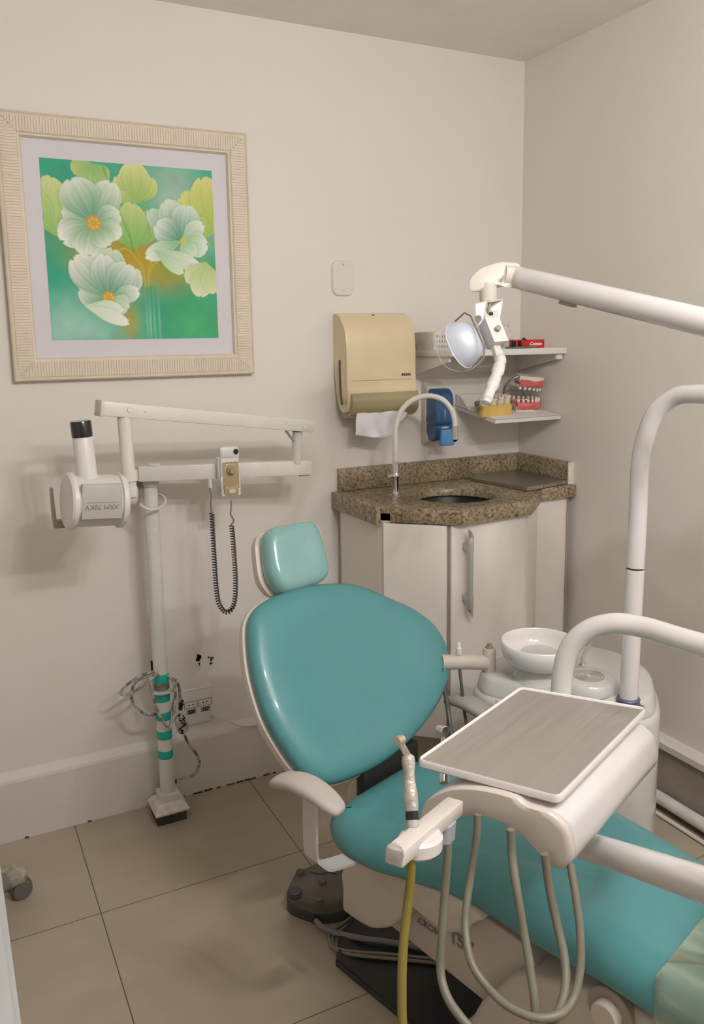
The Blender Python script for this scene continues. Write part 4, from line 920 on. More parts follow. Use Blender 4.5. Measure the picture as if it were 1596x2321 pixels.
mb = MB(); mb.slab([Vector((p.x*.97, max(p.y*.97-.01, -.37+.25*abs(p.x)))) for p in so], [(.06, .415), (.045, .417), (.022, .425), (.012, .436), (.010, .446), (.02, .447)], CH, ); mb.build('seat_shell', SHELL, chair, ang=60)
# protective film on the foot end
fo = [p for p in so]
mb = MB(); n_ = len(so); 
def clampy(p, k): 
    q = Vector((0.02, -.95))+(p-Vector((0.02, -.95)))*k; cut = -.752+.06*(q.x+.18)
    if q.y > cut: q.y = cut; q.x = max(-.153, min(q.x, .228))
    return q
L = [[CH @ Vector((*clampy(p, k), z)) for p in so] for k, z in ((1.0, .440), (1.022, .450), (1.025, .468), (1.018, .490), (.99, .510), (.95, .5215), (.86, .5265), (.5, .5275), (.1, .5275))]
mb.rings(L, False, True); mb.build('foot_cover', FOOTC, chair, ang=70)
# hinge between seat and backrest
mb = MB(); mb.box((0.02, .055, .475), (.19, .03, .15), CH, bev=.006); mb.build('hinge_cover', BLACKR, chair)
mb = MB(); mb.box((.02, .10, .42), (.15, .07, .09), CH, bev=.02); mb.build('hinge_shell', SHELL, chair)
# armrests
def armrest(P, r0, name, m, wx=1.25, hz=.62):
    Q = catmull([CH @ Vector(p) for p in P], 8); N = len(Q); loops = []
    for i, p in enumerate(Q):
        f = i/(N-1); tt = (Q[min(i+1, N-1)]-Q[max(i-1, 0)]).normalized(); sd = tt.cross(Vector((0, 0, 1))).normalized(); uu = sd.cross(tt)
        e = min(1, math.sin(PI*min(max(f, .003), .997))**.32*1.0)
        loops.append([p+(sd*math.copysign(abs(math.cos(a))**.7, math.cos(a))*wx+uu*math.copysign(abs(math.sin(a))**.8, math.sin(a))*hz)*r0*e for a in [2*PI*j/20 for j in range(20)]])
    return MB().rings(loops).build(name, m, chair, ang=60)
armrest([(-0.3950,-0.0376,0.6654), (-0.3900,-0.0617,0.6803), (-0.3800,-0.1073,0.6895), (-0.3720,-0.1529,0.6848), (-0.3650,-0.1911,0.6714), (-0.3600,-0.2111,0.6615)], .0235, 'armrest', ARMG)
mb = MB()
BP = [(-0.3600,-0.1136,0.6593), (-0.3600,-0.1120,0.5811), (-0.3550,-0.1064,0.5220), (-0.3450,-0.1106,0.5025), (-0.3200,-0.1111,0.4810), (-0.2500,-0.1006,0.4574)]
Q = catmull([CH @ Vector(p) for p in BP], 8); loops = []
for i, p in enumerate(Q):
    tt = (Q[min(i+1, len(Q)-1)]-Q[max(i-1, 0)]).normalized(); yy = (CH.to_3x3() @ Vector((0, 1, 0))); nn = tt.cross(yy).normalized()
    loops.append([p+yy*a*.021+nn*b*.003 for a, b in ((-1, -1), (1, -1), (1, 1), (-1, 1))])
mb.rings(loops); mb.build('armrest_bracket', mat('bracket_white', (.62, .60, .60), .3), chair, ang=50)
armrest([(0.3250,0.1312,0.5566), (0.3250,0.1053,0.5743), (0.3250,0.0577,0.5811), (0.3250,0.0114,0.5764), (0.3250,-0.0483,0.5633), (0.3300,-0.1020,0.5501)], .026, 'armrest', ARMG2)
mb = MB(); mb.beam(CH @ Vector((.33, -.05, .62)), CH @ Vector((.32, -.05, .42)), .03, .006); mb.build('armrest_bracket', PLW, chair)
# under-seat housings
def xprism(P, x0, x1, name, m, bev=.012, zmax=.425):
    # outline in chair (y,z), extruded over x
    F = CH @ Matrix(((0, 0, 1, 0), (1, 0, 0, 0), (0, 1, 0, 0), (0, 0, 0, 1)))
    P = [(p[0], min(p[1], zmax)) for p in P]
    Pp = resample(catmull([Vector((*p, 0)) for p in P], 4, True), 60) if len(P) > 7 else [Vector(p) for p in P]
    return MB().slab([Vector((p.x, p.y)) for p in Pp], [(bev, x0), (bev*.3, x0+bev*.3), (0, x0+bev), (0, x1-bev), (bev*.3, x1-bev*.3), (bev, x1)], F).build(name, m, chair, ang=50)
xprism([(-0.1700,0.0163,0.3427)[1:], (-0.1700,0.0212,0.2771)[1:], (-0.1700,0.0225,0.2302)[1:], (-0.1700,0.0037,0.2233)[1:], (-0.1700,-0.0579,0.2273)[1:], (-0.1700,-0.0951,0.2397)[1:], (-0.1700,-0.1455,0.2754)[1:], (-0.1700,-0.1734,0.3118)[1:], (-0.1700,-0.1912,0.3462)[1:], (-0.1700,-0.2139,0.3921)[1:], (-0.1700,-0.2076,0.4303)[1:], (-0.1700,-0.0982,0.4276)[1:]], -.17, .20, 'rear_housing', SHELL, .014)
xprism([(-0.1800,0.0203,0.4052)[1:], (-0.1800,-0.0117,0.3783)[1:], (-0.1800,-0.0643,0.3695)[1:], (-0.1700,-0.1256,0.3640)[1:], (-0.1650,-0.2023,0.3624)[1:], (-0.1600,-0.2868,0.3574)[1:], (-0.1600,-0.3255,0.3674)[1:], (-0.1600,-0.3604,0.3915)[1:], (-0.1600,-0.3894,0.4286)[1:], (-.402, .440), (-.38, .448), (-.2, .448), (-.08, .448)], -.172, .20, 'side_skirt', SHELL, .008, .448)
# lifting arm with lettering
xprism([(-0.1000,-0.0475,0.2039)[1:], (-0.1000,-0.3510,0.1866)[1:], (-0.1000,-0.5081,0.2976)[1:], (-0.1000,-0.4647,0.3771)[1:], (-0.1000,-0.3069,0.3866)[1:], (-0.1000,-0.1314,0.2960)[1:]], -.10, .12, 'lift_arm', SHELL, .004)
la = Vector((-0.1012,-0.1036,0.2306)); lb = Vector((-0.1012,-0.3395,0.2355)); dx = (lb-la).normalized()
TF = CH @ frame(Vector((-0.1012,-0.2021,0.2713)), (0, dx.y, dx.z), (0, -dx.z if dx.y < 0 else dx.z, abs(dx.y)))
text('.CROMA', .0225, TF, GREYP, chair, bold=.0004)
TF2 = CH @ frame(Vector((-0.1012,-0.2905,0.2874)), (0, dx.y, dx.z), (0, -dx.z, abs(dx.y)))
text('T5.7', .044, TF2, mat('mauve_print', (.24, .20, .20), .5), chair, bold=.0014, space=.85)
# base cover with round knob
xprism([(-0.1300,-0.3638,0.2060)[1:], (-0.1300,-0.4140,0.2793)[1:], (-0.1300,-0.4512,0.3294)[1:], (-0.1300,-0.5026,0.3578)[1:], (-0.1300,-0.6118,0.3969)[1:], (-0.1300,-0.7061,0.4193)[1:], (-.92, .40), (-1.0, .25), (-1.0, .03), (-.7, .021), (-.35, .021), (-.30, .10), (-0.1300,-0.3349,0.1385)[1:]], -.13, .17, 'base_cover', SHELL, .012)
kx, ky, kz = (-0.1450,-0.6638,0.3941)
mb = MB(); KF = CH @ frame((kx, ky, kz), (0, 1, 0), (0, 0, 1)); mb.lathe([(.042, .003), (.044, .005), (.044, .020)], KF, 40); mb.build('knob_recess', mat('taupe_recess', (.36, .31, .27), .5), chair)
mb = MB(); mb.cyl(CH @ Vector((kx+.010, ky, kz)), CH @ Vector((kx-.016, ky, kz)), .026, 36, bev=.003); mb.build('pivot_knob', SHELL, chair)
# steel floor plate
bpz = [(-.122, .105), (-.062, .165), (.03, .205), (.20, .205), (.20, -.9), (-.118, -.9), (-.120, -.2)]
mb = MB(); mb.slab([Vector(p) for p in bpz], [(0, 0.0), (0, .012)], CH); mb.build('floor_plate_edge', BASEEDGE, chair, ang=40)
mb = MB(); mb.slab([Vector(p) for p in bpz], [(.003, .012), (.005, .017), (.012, .019)], CH); mb.build('floor_plate', BLACKR, chair, ang=40)
# ------------------------------------------------------------------ foot control
pts = [(0.7461,1.9450,0.0000)[:2], (0.7533,1.9049,0.0000)[:2], (0.7975,1.8501,0.0000)[:2], (0.8555,1.8272,-0.0000)[:2], (.905, 1.845), (.945, 1.91), (.945, 1.99), (.90, 2.03), (0.8454,2.0144,0.0650)[:2], (0.8066,2.0143,0.0650)[:2], (0.7764,1.9877,0.0650)[:2]]
pc = resample(catmull([Vector((*p, 0)) for p in pts], 5, True), 70); pc = [Vector((p.x, p.y)) for p in pc]
t = thing('foot_control', 'khaki grey foot control box with round buttons on the floor beside the chair base', 'foot control', (.84, 1.93, 0))
mb = MB(); mb.slab(pc, [(.001, 0), (0, .002), (.001, .030), (.003, .031), (.004, .033)], None); mb.build('lower_body', PEDALS, t, ang=40)
mb = MB(); mb.slab(pc, [(.0035, .033), (.004, .050), (.008, .059), (.014, .063)], None); mb.build('top_cover', PEDAL, t, ang=60)
for (px_, py_, r, h, m_) in ((*(0.8064,1.9879,0.0660)[:2], .011, .008, PEDAL), (*(0.8452,1.9190,0.0660)[:2], .0115, .010, PEDAL), (*(0.7597,1.9156,0.0660)[:2], .0195, .010, PEDALS), (*(0.8041,1.8551,0.0660)[:2], .012, .010, PEDAL)):
    MB().lathe([(r*1.12, .058), (r*1.12, .064), (r, .065), (r, .063+h-.002), (r-.002, .063+h), (r*.55, .063+h), (r*.5, .062+h), (0, .062+h)], T(px_, py_, 0), 28).build('button', m_, t)
MB().tube([(0.8347,1.9743,0.0665), (0.8528,1.9535,0.0665), (0.8750,1.9507,0.0665), (0.8960,1.9306,0.0665)], .0012, 6).build('scratch_mark', BLACK, t)
MB().tube([(0.7887,1.8410,0.0200), (0.7973,1.8059,0.0160), (0.8260,1.7712,0.0140), (0.8610,1.7116,0.0300), (0.9154,1.6686,0.0300), (0.9850,1.6089,0.0300)], .0075, 14).build('main_cable', CABLEG, t)
MB().box((0, 0, 0), (.012, .012, .018), T(*(0.7907,1.8487,0.0140)) @ R(30, 'Z'), bev=.002).build('cable_gland', BLACK, t)
for k in (0, 1):
    dz = .0045+k*.0; s = k*6
    mb = MB(); mb.tube([(0.8936,1.8278,0.0060), (0.8517,1.8108,0.0060), (0.8124,1.7973,0.0060), (0.7940,1.7663,0.0060), (0.7960,1.7300,0.0120), (0.8310,1.6781,0.0260), (0.8967,1.6350,0.0260), (1.0050,1.5574,0.0260)] if k == 0 else [(0.8960,1.8166,0.0060), (0.8538,1.7963,0.0060), (0.8147,1.7830,0.0060), (0.7971,1.7539,0.0060), (0.7973,1.7170,0.0120), (0.8275,1.6662,0.0260), (0.8900,1.6231,0.0260), (0.9978,1.5462,0.0260)], .0042, 10)
    o = mb.build('floor_cable', CABLEO); tag(o, ('inner', 'outer')[k]+' thin olive cable of the pair looping on the floor onto the black chair plate', 'cable', 'thin cables by the foot control')
# ------------------------------------------------------------------ delivery unit
e = Vector((.547, -.837, 0)); nV = Vector((.837, .547, 0)); A0 = Vector((0.6303,1.0513,0.9000)); 
nS = nV+e*.155
DF = Matrix(((e.x, nS.x, 0, A0.x), (e.y, nS.y, 0, A0.y), (0, 0, 1, 0), (0, 0, 0, 1)))   # local x along the front, y to the back, z world height
t = thing('delivery_unit', 'dental delivery unit head with arched white body and holder arm over the chair', 'delivery unit', (A0.x, A0.y, .9))
prof = [(0.0145,0.8020), (0.0153,0.8222), (0.0246,0.8416), (0.0436,0.8605), (0.0733,0.8777), (0.1166,0.8881), (0.1654,0.8894), (.185, .882), (.208, .881), (.226, .877), (.239, .868), (0.2468,0.8604), (0.2517,0.8458), (0.2562,0.8227), (0.2528,0.8068), (0.2441,0.7961), (0.2291,0.7947), (0.2143,0.8021), (0.1952,0.8189), (0.1732,0.8336), (0.1454,0.8412), (0.1172,0.8408), (0.0883,0.8323), (0.0663,0.8175), (0.0513,0.8024), (0.0323,0.7951)]
pc = resample(catmull([Vector((*p, 0)) for p in prof], 5, True), 110); pc = [Vector((p.x, p.y)) for p in pc]
XF = DF @ Matrix(((1, 0, 0, 0), (0, 0, 1, 0), (0, 1, 0, 0), (0, 0, 0, 1)))
mb = MB(); mb.slab(pc, [(.010, -.002), (.003, 0), (0, .006), (0, .34), (.004, .35), (.012, .352)], XF); body = mb.build('body', mat('delivery_white', (.60, .575, .56), .2, coat=.35, var=.02), t, ang=50)
mb = MB(); mb.slab(pc, [(.010, -.014), (.003, -.013), (.000, -.008), (.001, -.0005)], XF); mb.build('front_bezel', mat('delivery_beige', (.56, .51, .46), .3, coat=.3, var=.02), t, ang=50)
# rounded rear lobe hanging below the right side
lob = [(.205, .80), (.235, .793), (.262, .80), (.286, .80), (.300, .78), (.296, .75), (.27, .742), (.24, .76), (.21, .78)]
# hump holding hose outlets under the front
mb = MB(); hu = [(0.1385,0.8347), (0.1562,0.8212), (0.1735,0.8193), (0.1906,0.8145), (0.2111,0.7974), (0.2290,0.7961), (0.2139,0.8198), (0.1868,0.8364), (0.1593,0.8439)]
hc_ = resample(catmull([Vector((*p, 0)) for p in hu], 5, True), 50); mb.slab([Vector((p.x, p.y)) for p in hc_], [(.003, .004), (0, .008), (0, .05), (.003, .054)], XF); mb.build('hose_outlet', mat('delivery_beige', (.56, .51, .46)), t, ang=50)
# holder arm in front
HA = Vector((0.6205,0.9249,0.8909)); HB = Vector((0.4631,0.8270,0.9168))
mb = MB(); mb.beam(HA, HB, .026, .022, bev=.003); mb.build('holder_arm', mat('holder_white', (.62, .575, .53), .25, coat=.3), t)
hd = (HB-HA).normalized(); hs = hd.cross(Vector((0, 0, 1))).normalized()
mid = HA.lerp(HB, .60)+Vector((0, 0, -.016))
mb = MB(); 
for s in (1,): mb.slab(circ(.036, 40, .028), [(.004, -.013), (0, -.009), (0, .006), (.004, .010)], frame(mid+Vector((0, 0, .004)), hd, hs)); 
mb.build('holder_cup', mat('holder_cup_white', (.66, .62, .60), .25), t)
mb = MB(); mb.slab(rrect(.034, .030, .01, 4), [(.002, -.014), (0, -.012), (0, .012), (.002, .014)], frame(HA.lerp(HB, .22)+Vector((0, 0, -.022)), hd, hs)); mb.build('holder_pad', mat('blue_grey_pad', (.30, .31, .34), .3), t)
mb = MB(); mb.lathe([(.011, 0), (.013, .004), (.013, .007), (.010, .010)], frame(HB+hd*.002+Vector((0, 0, .004)), hs, Vector((0, 0, 1)))); mb.build('end_knob', CLEAR, t)
# hoses
def hose(P, m, r=.0062): return MB().tube([p for p in P], r, 12, 8).build('hose', m, t)
hose([(0.5014,0.8483,0.8911), (0.4981,0.8452,0.8656), (0.4904,0.8416,0.8259), (0.4768,0.8289,0.7821), (0.4663,0.8147,0.7392), (0.4590,0.7982,0.6917), (0.4671,0.7848,0.6418), (0.4988,0.7723,0.5991)], HOSEY, .0062)
hose([(0.4988,0.7723,0.5991), (0.5484,0.7645,0.5688), (0.6026,0.7609,0.5729), (0.6486,0.7726,0.6369), (0.6676,0.8073,0.6909), (0.6757,0.8334,0.7313), (0.6781,0.8527,0.7803), (0.6878,0.8775,0.8176), (0.6895,0.8838,0.8555)], HOSE, .0062)
hose([(0.6099,0.9259,0.8683), (0.6037,0.9198,0.8191), (0.5952,0.9134,0.7624), (0.5818,0.8995,0.7128), (0.5708,0.8857,0.6703), (0.5653,0.8623,0.6517), (0.5684,0.8359,0.6401), (0.5799,0.8051,0.6275), (0.6017,0.7706,0.6222), (0.6283,0.7580,0.6257), (0.6512,0.7506,0.6474), (0.6833,0.7607,0.6658), (0.7047,0.7764,0.6857), (0.7175,0.7967,0.7070), (0.7248,0.8211,0.7359), (0.7258,0.8401,0.7792), (0.7243,0.8496,0.8262)], HOSE, .0063)
hose([(0.6701,0.9387,0.8550), (0.6652,0.9346,0.8198), (0.6534,0.9307,0.7678), (0.6319,0.9116,0.7293), (0.6176,0.8915,0.7051), (0.6064,0.8596,0.6863), (0.6114,0.8315,0.6707), (0.6182,0.7934,0.6670), (0.6372,0.7613,0.6673), (0.6647,0.7479,0.6691), (0.6972,0.7548,0.6715), (0.7231,0.7694,0.6974), (0.7407,0.7907,0.7372), (0.7523,0.8143,0.7727), (0.7623,0.8380,0.8049)], HOSE, .0058)
# arms: lower tube from the head to the right, elbow, upper tube arching back down behind the tray
mb = MB(); a = Vector((0.9035,0.9983,0.7061)); b = Vector((0.9000,0.8830,0.7469)); c = Vector((0.8240,0.6595,0.8636)); d = c+(c-b)*.5
mb.tube([a, b, c, d], .0235, 28, smooth=False); mb.build('lower_arm', GLOSSW, t)
mb = MB(); 
UP = [(1.0897,1.2362,0.6572), (1.1002,1.2512,0.7657), (1.1108,1.2629,0.8562), (1.1228,1.2576,0.9203), (1.1453,1.2322,0.9654), (1.1737,1.1886,0.9900), (1.1988,1.1317,0.9951), (1.2049,1.0612,0.9978), (1.2071,0.9929,1.0020), (1.2043,0.8827,1.0113)]
mb.tube(UP, .0211, 28); mb.build('upper_arm', GLOSSW, t)
ue = Vector(UP[-1]); mb = MB(); mb.tube([ue+Vector((0, 0, .04)), Vector((ue.x, ue.y, d.z-.04))], .025, 24, smooth=False); mb.tube([Vector((ue.x, ue.y, d.z)), d], .0235, 24, smooth=False); mb.build('elbow', GLOSSW, t)
# tray
t2 = thing('instrument_tray', 'rectangular instrument tray wrapped in clear film on top of the delivery unit', 'tray', (A0.x, A0.y, .9))
tc = [(0.6303,1.0513,0.9000), (0.7563,0.8585,0.9000), (1.0903,1.0128,0.9000), (0.9492,1.1947,0.9000)]
tc = [Vector(p[:2]) for p in tc]; cc_ = sum(tc, Vector((0, 0)))/4
def roundpoly(P, r, k=5):
    out = []
    for i, p in enumerate(P):
        a = (P[i-1]-p).normalized(); b = (P[(i+1) % len(P)]-p).normalized()
        p0 = p+a*r; p1 = p+b*r
        for j in range(k+1):
            q = j/k; out.append(p0*(1-q)**2+p*2*q*(1-q)+p1*q*q)
    return out
tp = roundpoly(tc, .014)
mb = MB(); mb.slab(tp, [(.012, .884), (.004, .886), (0, .890), (0, .899), (.0015, .9015), (.004, .9005), (.0055, .8975)], None); mb.build('tray_body', mat('tray_white', (.76, .72, .71), .22, coat=.5), t2, ang=40)
# stretched film surface: a fine grid with ridges running from the near-left corner
mb = MB(); NX, NY = 46, 70; q0, q1, q2, q3 = [cc_+(p-cc_)*.962 for p in tc]; vs = []
for j in range(NY+1):
    for i in range(NX+1):
        u, v = i/NX, j/NY
        p = (q0*(1-u)+q1*u)*(1-v)+(q3*(1-u)+q2*u)*v
        an = math.atan2(v*.35, u*.24+.02); edge = min(u, 1-u, v, 1-v)
        z = .8985+.00022*math.sin(an*40)*math.exp(-((u*.24)**2+(v*.35)**2)*30)*min(1, edge*30)
        z += .00025*math.sin((u*1.5-v)*60+2*math.sin(v*9))*max(0, v-.3)*min(1, edge*14)+.00015*math.sin(u*23+v*31)*min(1, edge*10)
        vs.append((p.x, p.y, z))
mb.add(vs, [(j*(NX+1)+i, j*(NX+1)+i+1, (j+1)*(NX+1)+i+1, (j+1)*(NX+1)+i) for j in range(NY) for i in range(NX)])
mb.build('wrap_film', TRAYM, t2, ang=80)
# handpieces
hpb = Vector((0.5154,0.8660,0.9018)); hpt = Vector((0.5373,0.9173,0.9919)); ax_ = (hpt-hpb)
def along(f): return hpb+ax_*f
Lh = ax_.length; hm = frame(hpb, ax_.orthogonal(), ax_.cross(ax_.orthogonal()))
t = thing('handpiece', 'film-wrapped contra-angle handpiece with a black ring, standing in the front holder', 'handpiece', tuple(hpb))
MB().lathe([(.0072, 0), (.0072, Lh*.14), (.0085, Lh*.15), (.0085, Lh*.24)], hm, 24).build('coupling', ALU, t)
MB().lathe([(.0088, Lh*.24), (.0088, Lh*.34)], hm, 24).build('black_ring', BLACK, t)
MB().lathe([(.0088, Lh*.345), (.0095, Lh*.42), (.0098, Lh*.54), (.0078, Lh*.66), (.0072, Lh*.80), (.0095, Lh*.92), (.0088, Lh*1.0), (.005, Lh*1.03)], hm, 24).build('handle', mat('film_wrapped_metal', (.50, .47, .42), .3, metal=.3, bump=.35, bscale=120, var=.25, vscale=60), t)
hh = Vector((0.5251,0.9167,1.0167)); mb = MB(); mb.tube([along(1.0), hh], lambda q: .0052-.001*q, 14, smooth=False); mb.build('neck', CHROME, t)
mb = MB(); s0 = Vector((0.5181,0.9152,1.0204)); s1 = Vector((0.5305,0.9200,1.0184)); mb.cyl(s0, s1, .0062, 20); mb.build('head', mat('brassy_metal', (.58, .47, .36), .3, metal=.7), t)
hb2 = Vector((0.7308,1.1240,0.7960)); ht2 = Vector((0.7664,1.1835,0.8455)); ax_ = ht2-hb2; L2 = ax_.length; hm = frame(hb2, ax_.orthogonal(), ax_.cross(ax_.orthogonal()))
t = thing('handpiece', 'chrome handpiece head peeping out behind the left edge of the tray', 'handpiece', tuple(hb2))
MB().lathe([(.008, 0), (.0085, L2*.3), (.006, L2*.7), (.0035, L2)], hm, 20).build('handle', CHROME, t)
mb = MB(); mb.cyl((0.7671,1.1964,0.8559), (0.7673,1.1748,0.8619), .0085, 20); mb.build('head', CHROME, t)
# ------------------------------------------------------------------ cuspidor unit
t = thing('cuspidor_unit', 'white cuspidor unit with spittoon bowl beside the chair', 'cuspidor', (1.50, 1.62, .15))
def outl(P, n=80): 
    q = resample(catmull([Vector((p[0], p[1], 0)) for p in P], 6, True), n); return [Vector((p.x, p.y)) for p in q]
low = outl([(1.268, 1.735), (1.262, 1.775), (1.29, 1.83), (1.40, 1.88), (1.53, 1.91), (1.66, 1.86), (1.74, 1.74), (1.73, 1.60), (1.66, 1.50), (1.57, 1.43), (1.48, 1.445), (1.39, 1.535), (1.32, 1.64)])
mb = MB(); mb.slab(low, [(.03, .19), (.01, .20), (0, .23), (0, .575), (.004, .588), (.016, .596), (.05, .598)], None); mb.build('body', mat('cuspidor_white', (.62, .61, .58), .22, coat=.4, var=.02), t, ang=50)
mb = MB(); mb.slab(low, [(.012, .59), (.011, .600), (.012, .604), (.018, .632), (.024, .642), (.038, .646)], None); mb.build('upper_deck', mat('cuspidor_white', (.72, .7, .66)), t, ang=50)
bw = Vector((1.4023,1.6860,0.7456)); 
bz = bw.z
mb = MB(); mb.lathe([(.075, .64-bz), (.060, .665-bz), (.056, .70-bz), (.05, -.028)], T(bw.x, bw.y, bz), 40); mb.build('bowl_stand', mat('cuspidor_white', (.72, .7, .66)), t)
prof_ = [(.0, -.064), (.062, -.064), (.086, -.056), (.099, -.040), (.1045, -.018), (.105, .000), (.1025, .0025), (.100, .000), (.098, -.020), (.088, -.040), (.066, -.050), (.02, -.053), (0, -.054)]
MB().lathe(prof_, T(bw.x, bw.y, bz), 56).build('bowl', mat('porcelain', (.80, .775, .75), .12, coat=.6), t, ang=50)
gx_, gy_ = (1.4737,1.5719,0.6750)[:2]
mb = MB(); mb.lathe([(.078, .645), (.076, .662), (.068, .672), (.05, .675), (0, .675)], T(gx_, gy_, 0), 48); mb.build('filter_cap', mat('cuspidor_white', (.72, .7, .66)), t)
mb = MB()
for r in (.010, .017, .024, .031, .038): 
    l = [(r-.0022, .6745), (r-.001, .6768), (r+.001, .6768), (r+.0022, .6745)]; mb.lathe(l, T(gx_, gy_, 0), 40, cap=False)
mb.build('grille_ring', mat('grille_grey', (.36, .34, .31), .35), t)
MB().tube([(1.5072,1.6327,0.6798), (1.5098,1.6347,0.6975), (1.5203,1.6334,0.7187), (1.5325,1.6304,0.7351), (1.5348,1.6319,0.7492), (1.5277,1.6361,0.7529)], .0045, 10).build('water_spout', ALU, t)
mb = MB(); p = Vector((1.5072,1.6327,0.6798)); mb.lathe([(.010, -.004), (.010, 0), (.006, .003)], T(*p), 20); mb.build('spout_base', CHROME, t)
# assistant holder at the left of the unit
c0 = Vector((1.3088,1.7865,0.6704)); mb = MB()
mb.lathe([(.0165, -.048), (.0185, -.045), (.0185, .036), (.0165, .040)], T(*c0), 32); mb.build('holder_post', BEIGEP, t)
c1 = Vector((1.2388,1.7001,0.6877)); mb = MB(); mb.cyl((c0.x-.004, c0.y, c0.z-.045), (c0.x-.004, c0.y, c0.z-.068), .013, 24); mb.build('post_collar', XGREY, t)
mb = MB(); mb.tube([c0+Vector((-.01, 0, .0)), Vector((1.2442,1.7978,0.6791)), Vector((1.1686,1.8143,0.6868))], .0205, 24, smooth=False); mb.build('holder_bar', BEIGEP, t)
mb = MB(); mb.box((0, 0, 0), (.018, .016, .010), T(c0.x, c0.y, c0.z+.043), bev=.003); mb.box((0, 0, 0), (.010, .010, .008), T(c0.x, c0.y, c0.z+.050), bev=.002); mb.build('holder_clip', mat('olive_clip', (.30, .25, .14), .5), t)
sv = Vector((1.2190,1.8036,0.7036)); MB().lathe([(.0075, 0), (.0085, .004), (.0085, .018), (.007, .020), (.006, .023), (.0055, .032), (.004, .034), (0, .033)][:], T(*sv), 20).build('suction_tip_holder', PLW, t)
MB().tube([(1.2177,1.7971,0.6654), (1.2129,1.7788,0.6157), (1.2087,1.7571,0.5488), (1.1969,1.7183,0.4920), (1.1894,1.6838,0.4089)], .0045, 10).build('suction_hose', HOSED, t)
MB().tube([(1.1568,1.7959,0.6780), (1.1524,1.7582,0.5864), (1.1442,1.7326,0.5487), (1.1359,1.7029,0.4890), (1.1318,1.6713,0.4304)], .0060, 10).build('suction_hose', HOSED, t)
# ------------------------------------------------------------------ dental lamp on its pole
t = thing('dental_lamp', 'white dental operating lamp on a long swing arm and tall bent pole at the right', 'dental lamp', (1.5014,1.4586,0.6428))
pb = Vector((1.5004,1.4571,0.6317))
MB().lathe([(.040, -.008), (.041, -.002), (.030, .004), (.0275, .016), (.0295, .020), (.0265, .024)], T(*pb), 36).build('collar', BLUEC, t)
j0 = Vector((1.5249,1.4765,0.9822))
mb = MB(); mb.cyl(pb, j0, .0228, 28); mb.build('lower_pole', GLOSSW, t)
mb = MB(); mb.cyl(j0, j0+Vector((0, 0, .004)), .0222, 28); mb.build('joint_ring', mat('dark_metal_ring', (.12, .10, .07), .3, metal=.6), t)
PP = [j0+Vector((0, 0, .004)), Vector((1.5341,1.4834,1.1041)), Vector((1.5431,1.4922,1.2356)), Vector((1.5510,1.4892,1.3014)), Vector((1.5670,1.4719,1.3725)), Vector((1.5798,1.4276,1.4120)), Vector((1.5819,1.3717,1.4221)), Vector((1.5818,1.2925,1.4221)), Vector((1.5786,1.1581,1.4220))]
MB().tube(PP, .0222, 28).build('upper_pole', GLOSSW, t)
PE = Vector(PP[-1]); A1 = Vector((1.2949,1.6458,1.6971)); A2 = Vector((1.3397,1.1487,1.5825)); A3 = A2+(A2-A1)*.42
MB().tube([A1, A2, A3], .0272, 36, smooth=False).build('swing_arm', GLOSSW, t)
MB().tube([PE+Vector((0, 0, -.03)), Vector((PE.x, PE.y, A3.z+.02))], .026, 24, smooth=False).build('arm_joint', GLOSSW, t)
MB().tube([A3, Vector((PE.x, PE.y, A3.z))], .0272, 24, smooth=False).build('arm_joint', GLOSSW, t)
mb = MB(); p = A1.lerp(A2, .29)+Vector((0, 0, -.029)); mb.slab(rrect(.05, .020, .009, 5), [(.004, -.006), (.001, -.003), (0, .003), (0, .006)], frame(p, (A2-A1), Vector((A2-A1)).cross(Vector((0, 0, 1))))); mb.build('release_catch', mat('olive_catch', (.34, .30, .20), .4), t)
# knuckle: elbow casting from the arm down to the vertical stub
K1 = Vector((1.2643,1.6857,1.7077)); K2 = Vector((1.2367,1.7089,1.6973)); K3 = Vector((1.2307,1.7055,1.6632))
adir = (A1-A2).normalized()
MB().tube([A1-adir*.004, A1+adir*.03, K1+Vector((0, 0, .000))], lambda q: .0268-.001*q, 32, smooth=False).build('arm_socket', OFFW, t)
mb = MB(); hd_ = Vector((K2.x-K1.x, K2.y-K1.y, 0)).normalized(); sdv = Vector((-hd_.y, hd_.x, 0))
kp = [(1.2863,1.6803,1.7371), (1.2552,1.6953,1.7345), (1.2302,1.7059,1.7243), (1.2102,1.7124,1.7055), (1.2042,1.7130,1.6928), (1.2035,1.7097,1.6737), (1.2127,1.7043,1.6693), (1.2408,1.6926,1.6815), (1.2699,1.6784,1.6832), (1.2909,1.6674,1.6807)]
kc = resample(catmull([Vector(p) for p in kp], 4, True), 44); kn = Vector((A1-A2).cross(Vector((0, 0, 1)))).normalized(); cc3 = sum(kc, Vector((0, 0, 0)))/len(kc)
mb.rings([[cc3+(p-cc3)*s_+kn*h for p in kc] for s_, h in ((.86, -.0265), (.96, -.024), (1, -.018), (1, .018), (.96, .024), (.86, .0265))]); mb.build('knuckle', OFFW, t, ang=50)
mb = MB(); sp_ = Vector((1.2453,1.6602,1.7024)); fd = (Vector((0, 0, 1.56))-sp_).normalized(); mb.cyl(sp_-fd*.004, sp_+fd*.004, .0045, 16); mb.build('screw', ALU, t)
MB().lathe([(.0205, 0), (.0215, .004), (.0215, .036), (.021, .045)], T(*(1.2311,1.7021,1.6461)), 30).build('stub', OFFW, t)
